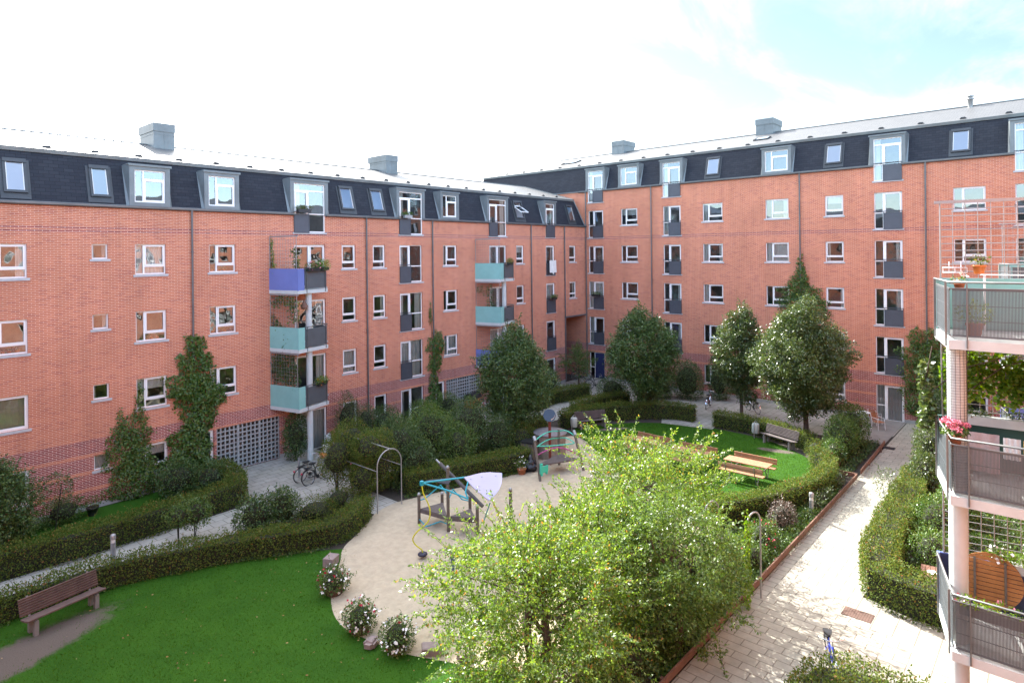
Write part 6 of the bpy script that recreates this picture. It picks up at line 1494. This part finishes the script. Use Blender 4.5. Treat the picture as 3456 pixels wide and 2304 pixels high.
# railing planter with flowers on the blue balcony, left wing
def boxplanter(label, x, y, z, rz, leaf, fl_, n, mat=BLACK, ln=.8, name='window_box', seed=1, h=.2):
    rs = np.random.RandomState(seed); t = thing(name, label, 'planter', (x, y, z), rz); mb = MB(); mb.box(-ln/2,-.09,0,ln/2,.09,.17); mb.obj('box', mat, t)
    b = [(-ln/3,0,.24,.25,.16,h),(ln/3,0,.24,.25,.16,h),(0,0,.26,.25,.16,h)]
    link('foliage', npmesh('foliage', blob_leaves(b, 420, .055, rs, .5, .6), 4, [leaf]), t)
    if fl_: link('flowers', npmesh('flowers', blob_leaves(b, n, .06, rs, 1., .1), 4, [fl_]), t)
e12 = Vector((1.92,.55)).normalized(); rzb = math.atan2(e12.y, e12.x)
boxplanter('planter of pink flowers on the rail of the blue balcony', 16.5, 27.42, fl(3)+.86, rzb, M_MID, PINKF, 40, seed=1)
boxplanter('green leafy planter at the right end of the blue balcony rail', 17.2, 27.62, fl(3)+.88, rzb, M_VINE, None, 0, seed=2, ln=.5, h=.3)
boxplanter('planter with orange flowers on the lowest turquoise balcony rail', 17.0, 27.6, fl(1)+.86, rzb, M_VINE, ORANGE, 26, seed=3, ln=.6)
boxplanter('small dried planter on the top balcony of the second stack', 30.7, 27.35, fl(3)+.86, rzb, M_HEDGE, None, 0, seed=4, ln=.6)
boxplanter('flower box on the railing of the attic french window above the blue balcony', 16.85, 28.82, fl(4)+.98, 0, M_HEDGE, WHITEF, 10, seed=5, ln=.7, h=.08)
boxplanter('green planter on the attic railing left of the third downpipe', 23.5, 28.84, fl(4)+.94, 0, M_MID, None, 0, GALV, ln=.55, seed=6, h=.1)
boxplanter('round green planter on the narrow french railing of the second floor near the corner', 37.3, 28.84, fl(2)+.94, 0, M_MID, WHITEF, 4, ln=.5, seed=7, h=.14)
boxplanter('long green planter on the first french railing of the right wing', 41.55, 28.0, fl(2)+.96, R(90), M_MID, None, 0, ln=.7, seed=8, h=.12)
# shirt drying on a railing
mb = MB(); n, m_ = 14, 10; vs = []
for j in range(m_ + 1):
    for i in range(n + 1): f, g_ = i/n, j/m_; vs.append(((f-.5)*(.78 + .12*g_), -.05*math.sin(f*17)*g_ - .03 - .05*g_, -.9*g_ - (.14 if abs(f-.5) < .12 and j == m_ else 0) + (0 if j else .03*math.sin(f*9))))
mb.mesh(vs, [(j*(n+1)+i, j*(n+1)+i+1, (j+1)*(n+1)+i+1, (j+1)*(n+1)+i) for j in range(m_) for i in range(n)], 0, True)
tag(mb.obj('hanging_shirt', CURT, None, (37.22, 28.90, fl(3)+1.06)), 'white shirt hung to dry over a narrow french railing near the corner', 'laundry')
# bird house shaped lantern of the middle balcony
t = thing('hanging_lantern', 'brown conical lantern hanging under the blue balcony', 'lantern', (16.1, 27.6, fl(3)-.95)); mb = MB(); mb.lathe([(.19,.10),(.15,.18),(.05,.38),(.02,.5)], 12); mb.lathe([(.13,0),(.16,.10)], 12); mb.obj('shade', TIMBER, t); mb = MB(); mb.tube([(0,0,.45),(0,0,.75)], .004, 4); mb.obj('cord', BLACK, t)

# near balcony stack: furniture, pots, vine, laundry
def nearv(label, seed, base, blobs, mat, size, dens=600, name='climbing_plant'):
    rs = np.random.RandomState(seed); t = thing(name, label, 'plant', base); V = []
    for b in blobs: V.append(blob_leaves([b], dens, size, rs, .85, .8, .25))
    link('foliage', npmesh('foliage', np.concatenate(V) - np.array(base), 4, [mat]), t)
    mb = MB(); mb.tube([(0,0,0),(0,.02,.8),(0,-.1,1.5)], .012, 5); mb.tube([(0,0,.5),(.02,-.6,1.1),(.0,-1.2,1.35)], .010, 5); mb.obj('stem', BARK, t)
z2 = fl(2)
nearv('sunlit vine covering the trellis of the middle near balcony', 21, (15.5,1.6,z2+1.0), [(15.58,1.85,z2+1.75,.10,.16,.7),(15.62,1.45,z2+1.9,.11,.28,.55),(15.66,.95,z2+1.85,.11,.30,.60),(15.7,.45,z2+1.7,.11,.35,.7),(15.74,-.05,z2+1.8,.11,.35,.6)], M_VINE, .10, 560)
nearv('pale leaved vine spilling over the outer corner of the middle near balcony', 22, (15.45,2.25,z2+.9), [(15.35,2.22,z2+1.15,.16,.14,.35),(15.15,2.22,z2+1.05,.22,.12,.18),(15.5,2.28,z2+1.7,.10,.12,.45),(15.5,2.3,z2+.85,.14,.10,.20)], M_GLOSSY, .085, 520)
rs = np.random.RandomState(4); x, y = 13.98, 1.66
t = thing('geranium_pot', 'pot of big pink geraniums on the corner of the middle near balcony rail', 'plant pot', (x, y - .05, z2 + .82)); mb = MB(); mb.lathe([(.07,-.02),(.11,.14),(.12,.14),(.12,.17)], 14); mb.obj('pot', TERRA, t)
link('foliage', npmesh('foliage', blob_leaves([(0,0,.27,.20,.20,.10)], 700, .055, rs, .9, .7), 4, [M_MID]), t)
fl_b = [(.0,.0,.40,.075,.075,.05),(-.13,.05,.38,.07,.07,.05),(.13,-.08,.36,.07,.07,.05),(-.03,.14,.44,.07,.07,.05),(.06,-.17,.37,.06,.06,.045),(-.17,-.05,.32,.06,.06,.045),(.15,.08,.43,.06,.06,.045)]
link('flowers', npmesh('flowers', blob_leaves(fl_b, 2600, .030, rs, 1., .6), 4, [PINKF]), t)
pot('terracotta pot with small pale flowers hung on the top near balcony rail', 13.98, 1.52, .085, .13, TERRA, M_HEDGE, z=fl(3)+.84, lr=.10, seed=6, flowers=WHITEF, nflow=120)
pot('orange pot with a trailing plant on the trellis of the top near balcony', 15.38, 1.35, .11, .17, ORANGE, M_HEDGE, z=fl(3)+1.1, lr=.15, seed=7)
pot('potted yellow green plant standing behind the mesh of the top near balcony', 14.5, 1.35, .14, .24, TERRA, M_VINE, z=fl(3)-.03, lr=.28, seed=8)
pot('grey bucket with white flowers hung on the lowest near trellis', 15.50, 1.15, .085, .16, GALV, M_MID, z=fl(1)+1.0, lr=.13, seed=11, flowers=WHITEF, nflow=60)
pot('grey bucket with green leaves hung near the end of the lowest near trellis', 15.50, 1.72, .08, .15, GALV, M_VINE, z=fl(1)+1.02, lr=.11, seed=12)
boxplanter('long pale planter of mixed herbs along the lowest near trellis', 15.55, .75, fl(1)+.93, R(95), M_VINE, WHITEF, 16, CONCP, ln=1.0, seed=21, h=.13)
boxplanter('long pale empty looking planter on the inner rail of the middle near balcony', 15.58, .85, z2+.90, R(95), M_DARK, None, 0, CONCP, ln=1.7, seed=22, h=.06)
t = thing('wall_rack', 'white wire rack hanging on the trellis of the top near balcony', 'rack', (15.46, 1.75, fl(3)+1.12)); mb = MB()
for z in (0, .1): mb.tube([(-.06,-.2,z),(.0,-.2,z),(.0,.2,z),(-.06,.2,z)], .008, 5, closed=True)
for y in (-.2,-.1,0,.1,.2): mb.tube([(0,y,0),(0,y,.1)], .006, 5)
for y in (-.1,.1): mb.tube([(0,y,.1),(.03,y,.22)], .008, 5)
mb.obj('wire', WHITEP, t)
t = thing('clothes_airer', 'white clothes airer folded on the top near balcony in front of the trellis', 'clothes airer', (15.2, .8, fl(3)-.03)); mb = MB()
for y in (-.45,.45): mb.tube([(-.15,y,0),(.12,y,1.12)], .010, 6); mb.tube([(.12,y,0),(-.15,y,1.12)], .010, 6)
mb.obj('leg_frame', WHITEP, t); mb = MB()
for i in range(6): X = -.2+i*.08; mb.tube([(X,-.5,1.12),(X,.5,1.12)], .006, 5)
for y in (-.5,.5): mb.tube([(-.2,y,1.12),(.2,y,1.12)], .010, 6)
mb.obj('rack', WHITEP, t)
# laundry in the middle near balcony
def cloth_(label, y0, y1, x, ztop, h, mat, col=None):
    mb = MB(); n = 16; vs = []
    for j in range(6):
        for i in range(n+1): f = i/n; vs.append((.03*math.sin(f*19+j*.3)*(.3+j/8), (y1-y0)*f, -h*j/5))
    mb.mesh(vs, [(j*(n+1)+i, j*(n+1)+i+1, (j+1)*(n+1)+i+1, (j+1)*(n+1)+i) for j in range(5) for i in range(n)], 0, True)
    tag(mb.obj('hanging_laundry', mat, None, (x, y0, ztop)), label, 'laundry')
cloth_('striped pinkish white sheet drying on the middle near balcony', 1.05, 1.75, 15.2, z2+.82, .75, simple('pinkish_sheet', (.62,.48,.48), .9, .2, 30))
cloth_('white cloth drying beside the sheet on the middle near balcony', .72, .98, 15.0, z2+.84, .40, WHITEP)
cloth_('yellow cloth drying at the right edge of the middle near balcony', .42, .68, 14.95, z2+.84, .38, simple('yellow_cloth', (.65,.42,.10), .9))
# round folding table leaning inside the lowest near balcony
z1 = fl(1); t = thing('folding_table', 'round wooden slatted folding table leaning upright inside the lowest near balcony', 'table', (15.26, 1.22, z1 + .22), R(6)); mb = MB(); Rr = .52
for i in range(13):
    z = -Rr + (i + .5) * (2*Rr/13); hw = math.sqrt(max(Rr*Rr - z*z, .01)); dz = Rr/13*.86; e0 = math.sqrt(max(Rr*Rr-(z-dz)**2, .004)); e1 = math.sqrt(max(Rr*Rr-(z+dz)**2, .004)); mb.mesh([(xx, yy, zz) for xx in (-.012,.012) for yy, zz in ((-e0,Rr+z-dz),(e0,Rr+z-dz),(e1,Rr+z+dz),(-e1,Rr+z+dz))], [(3,2,1,0),(4,5,6,7),(0,1,5,4),(1,2,6,5),(2,3,7,6),(3,0,4,7)])
mb.obj('table_top', TABLEW, t)
for y in (-.24,.24): mb = MB(); mb.box(-.04, y-.02, .12, -.013, y+.02, 2*Rr-.12); mb.obj('batten', OLDWOOD, t)
t.rotation_euler = (0, R(9), R(6))
boxplanter('narrow planter with trailing flowers along the lowest near balcony rail', 13.84, .95, z1+.66, R(90), M_VINE, PINKF, 14, GALV, ln=1.2, seed=31, h=.07)
pot('terracotta pot with a red plant inside the lowest near balcony', 14.5, .5, .14, .25, TERRA, M_MID, z=z1-.03, lr=.2, seed=13, flowers=REDF, nflow=40)

def cover(label, poly, n, size, h, mat, seed, name='ground_cover'):
    rs = np.random.RandomState(seed); P = np.array(poly); lo, hi = P.min(0), P.max(0)
    pts = lo + rs.rand(n * 3, 2) * (hi - lo); pts = pts[inpoly(pts[:,0], pts[:,1], poly)][:n]; k = len(pts)
    hh = h * (.35 + .65 * (.5 + .5 * np.sin(pts[:,0]*3.1 + seed) * np.cos(pts[:,1]*4.3))) * rs.rand(k) ** .6
    V = leafquads(np.concatenate([pts, hh[:, None] + .01], 1), rs.randn(k, 3) + np.array([0,0,.4]), size, rs, .55, np.tile([0,0,1.], (k,1)), .6)
    o = link(name, npmesh(name, V, 4, [mat])); tag(o, label, 'ground cover', None, 'stuff')
cover('leafy flower bed growth along the timber edging of the sunny path', [(13,7.0),(13.2,8.4),(18,8.2),(21.5,9.0),(24,7.9),(28,7.2),(28,7.05),(22,6.95)], 26000, .07, .40, M_MID, 1)
cover('low undergrowth round the big bush at the path end', [(30.1,7.3),(30.1,8.3),(32,9.4),(36,9.4),(36.2,7.3)], 9000, .07, .3, M_DARK, 2)
cover('shade plants between the middle shrubs and the walk', [(16.3,20.9),(16.5,22.8),(25,22.8),(27.5,22.2),(24,20.2),(22,19.6)], 16000, .08, .45, M_DARK, 3)
cover('mixed border plants at the foot of the left brick wall', [(-8,28.2),(3.5,27.9),(6.8,28.0),(7,28.9),(-8,28.9)], 9000, .07, .35, M_MID, 4)
cover('private garden growth under the far ground floor windows', [(17.7,24.9),(17.7,28.9),(25.3,28.9),(25.3,24.9)], 24000, .08, .45, M_DARK, 5)
cover('ivy and weeds under the front of the long curved hedge', [(-8,22.0),(3.3,22.0),(6.4,21.85),(8.5,21.1),(10.3,20.1),(11.5,19.2),(12.8,19.05),(14.2,19.7),(14.0,19.5),(12.6,18.75),(11.2,18.9),(10,19.75),(8.4,20.75),(6.4,21.45),(3.3,21.6),(-8,21.6)], 12000, .055, .14, M_MID, 6)
cover('garden plants inside the hedged garden on the right', [(20.6,3.6),(30,3.9),(30,1),(24.2,1),(24.2,3.4)], 14000, .08, .5, M_MID, 7)

cover('weeds between the hedge ends and the sand by the metal arch', [(12.6,18.9),(14.2,20.0),(14.2,20.3),(13.2,20.0),(12.2,19.2)], 1500, .055, .16, M_MID, 8)
cover('weeds at the foot of the far sand hedge', [(16.1,20.2),(18.5,19.5),(21.3,18.6),(22.4,18.5),(21.3,19.0),(18.6,19.9),(16.3,20.5)], 3000, .055, .16, M_MID, 9)
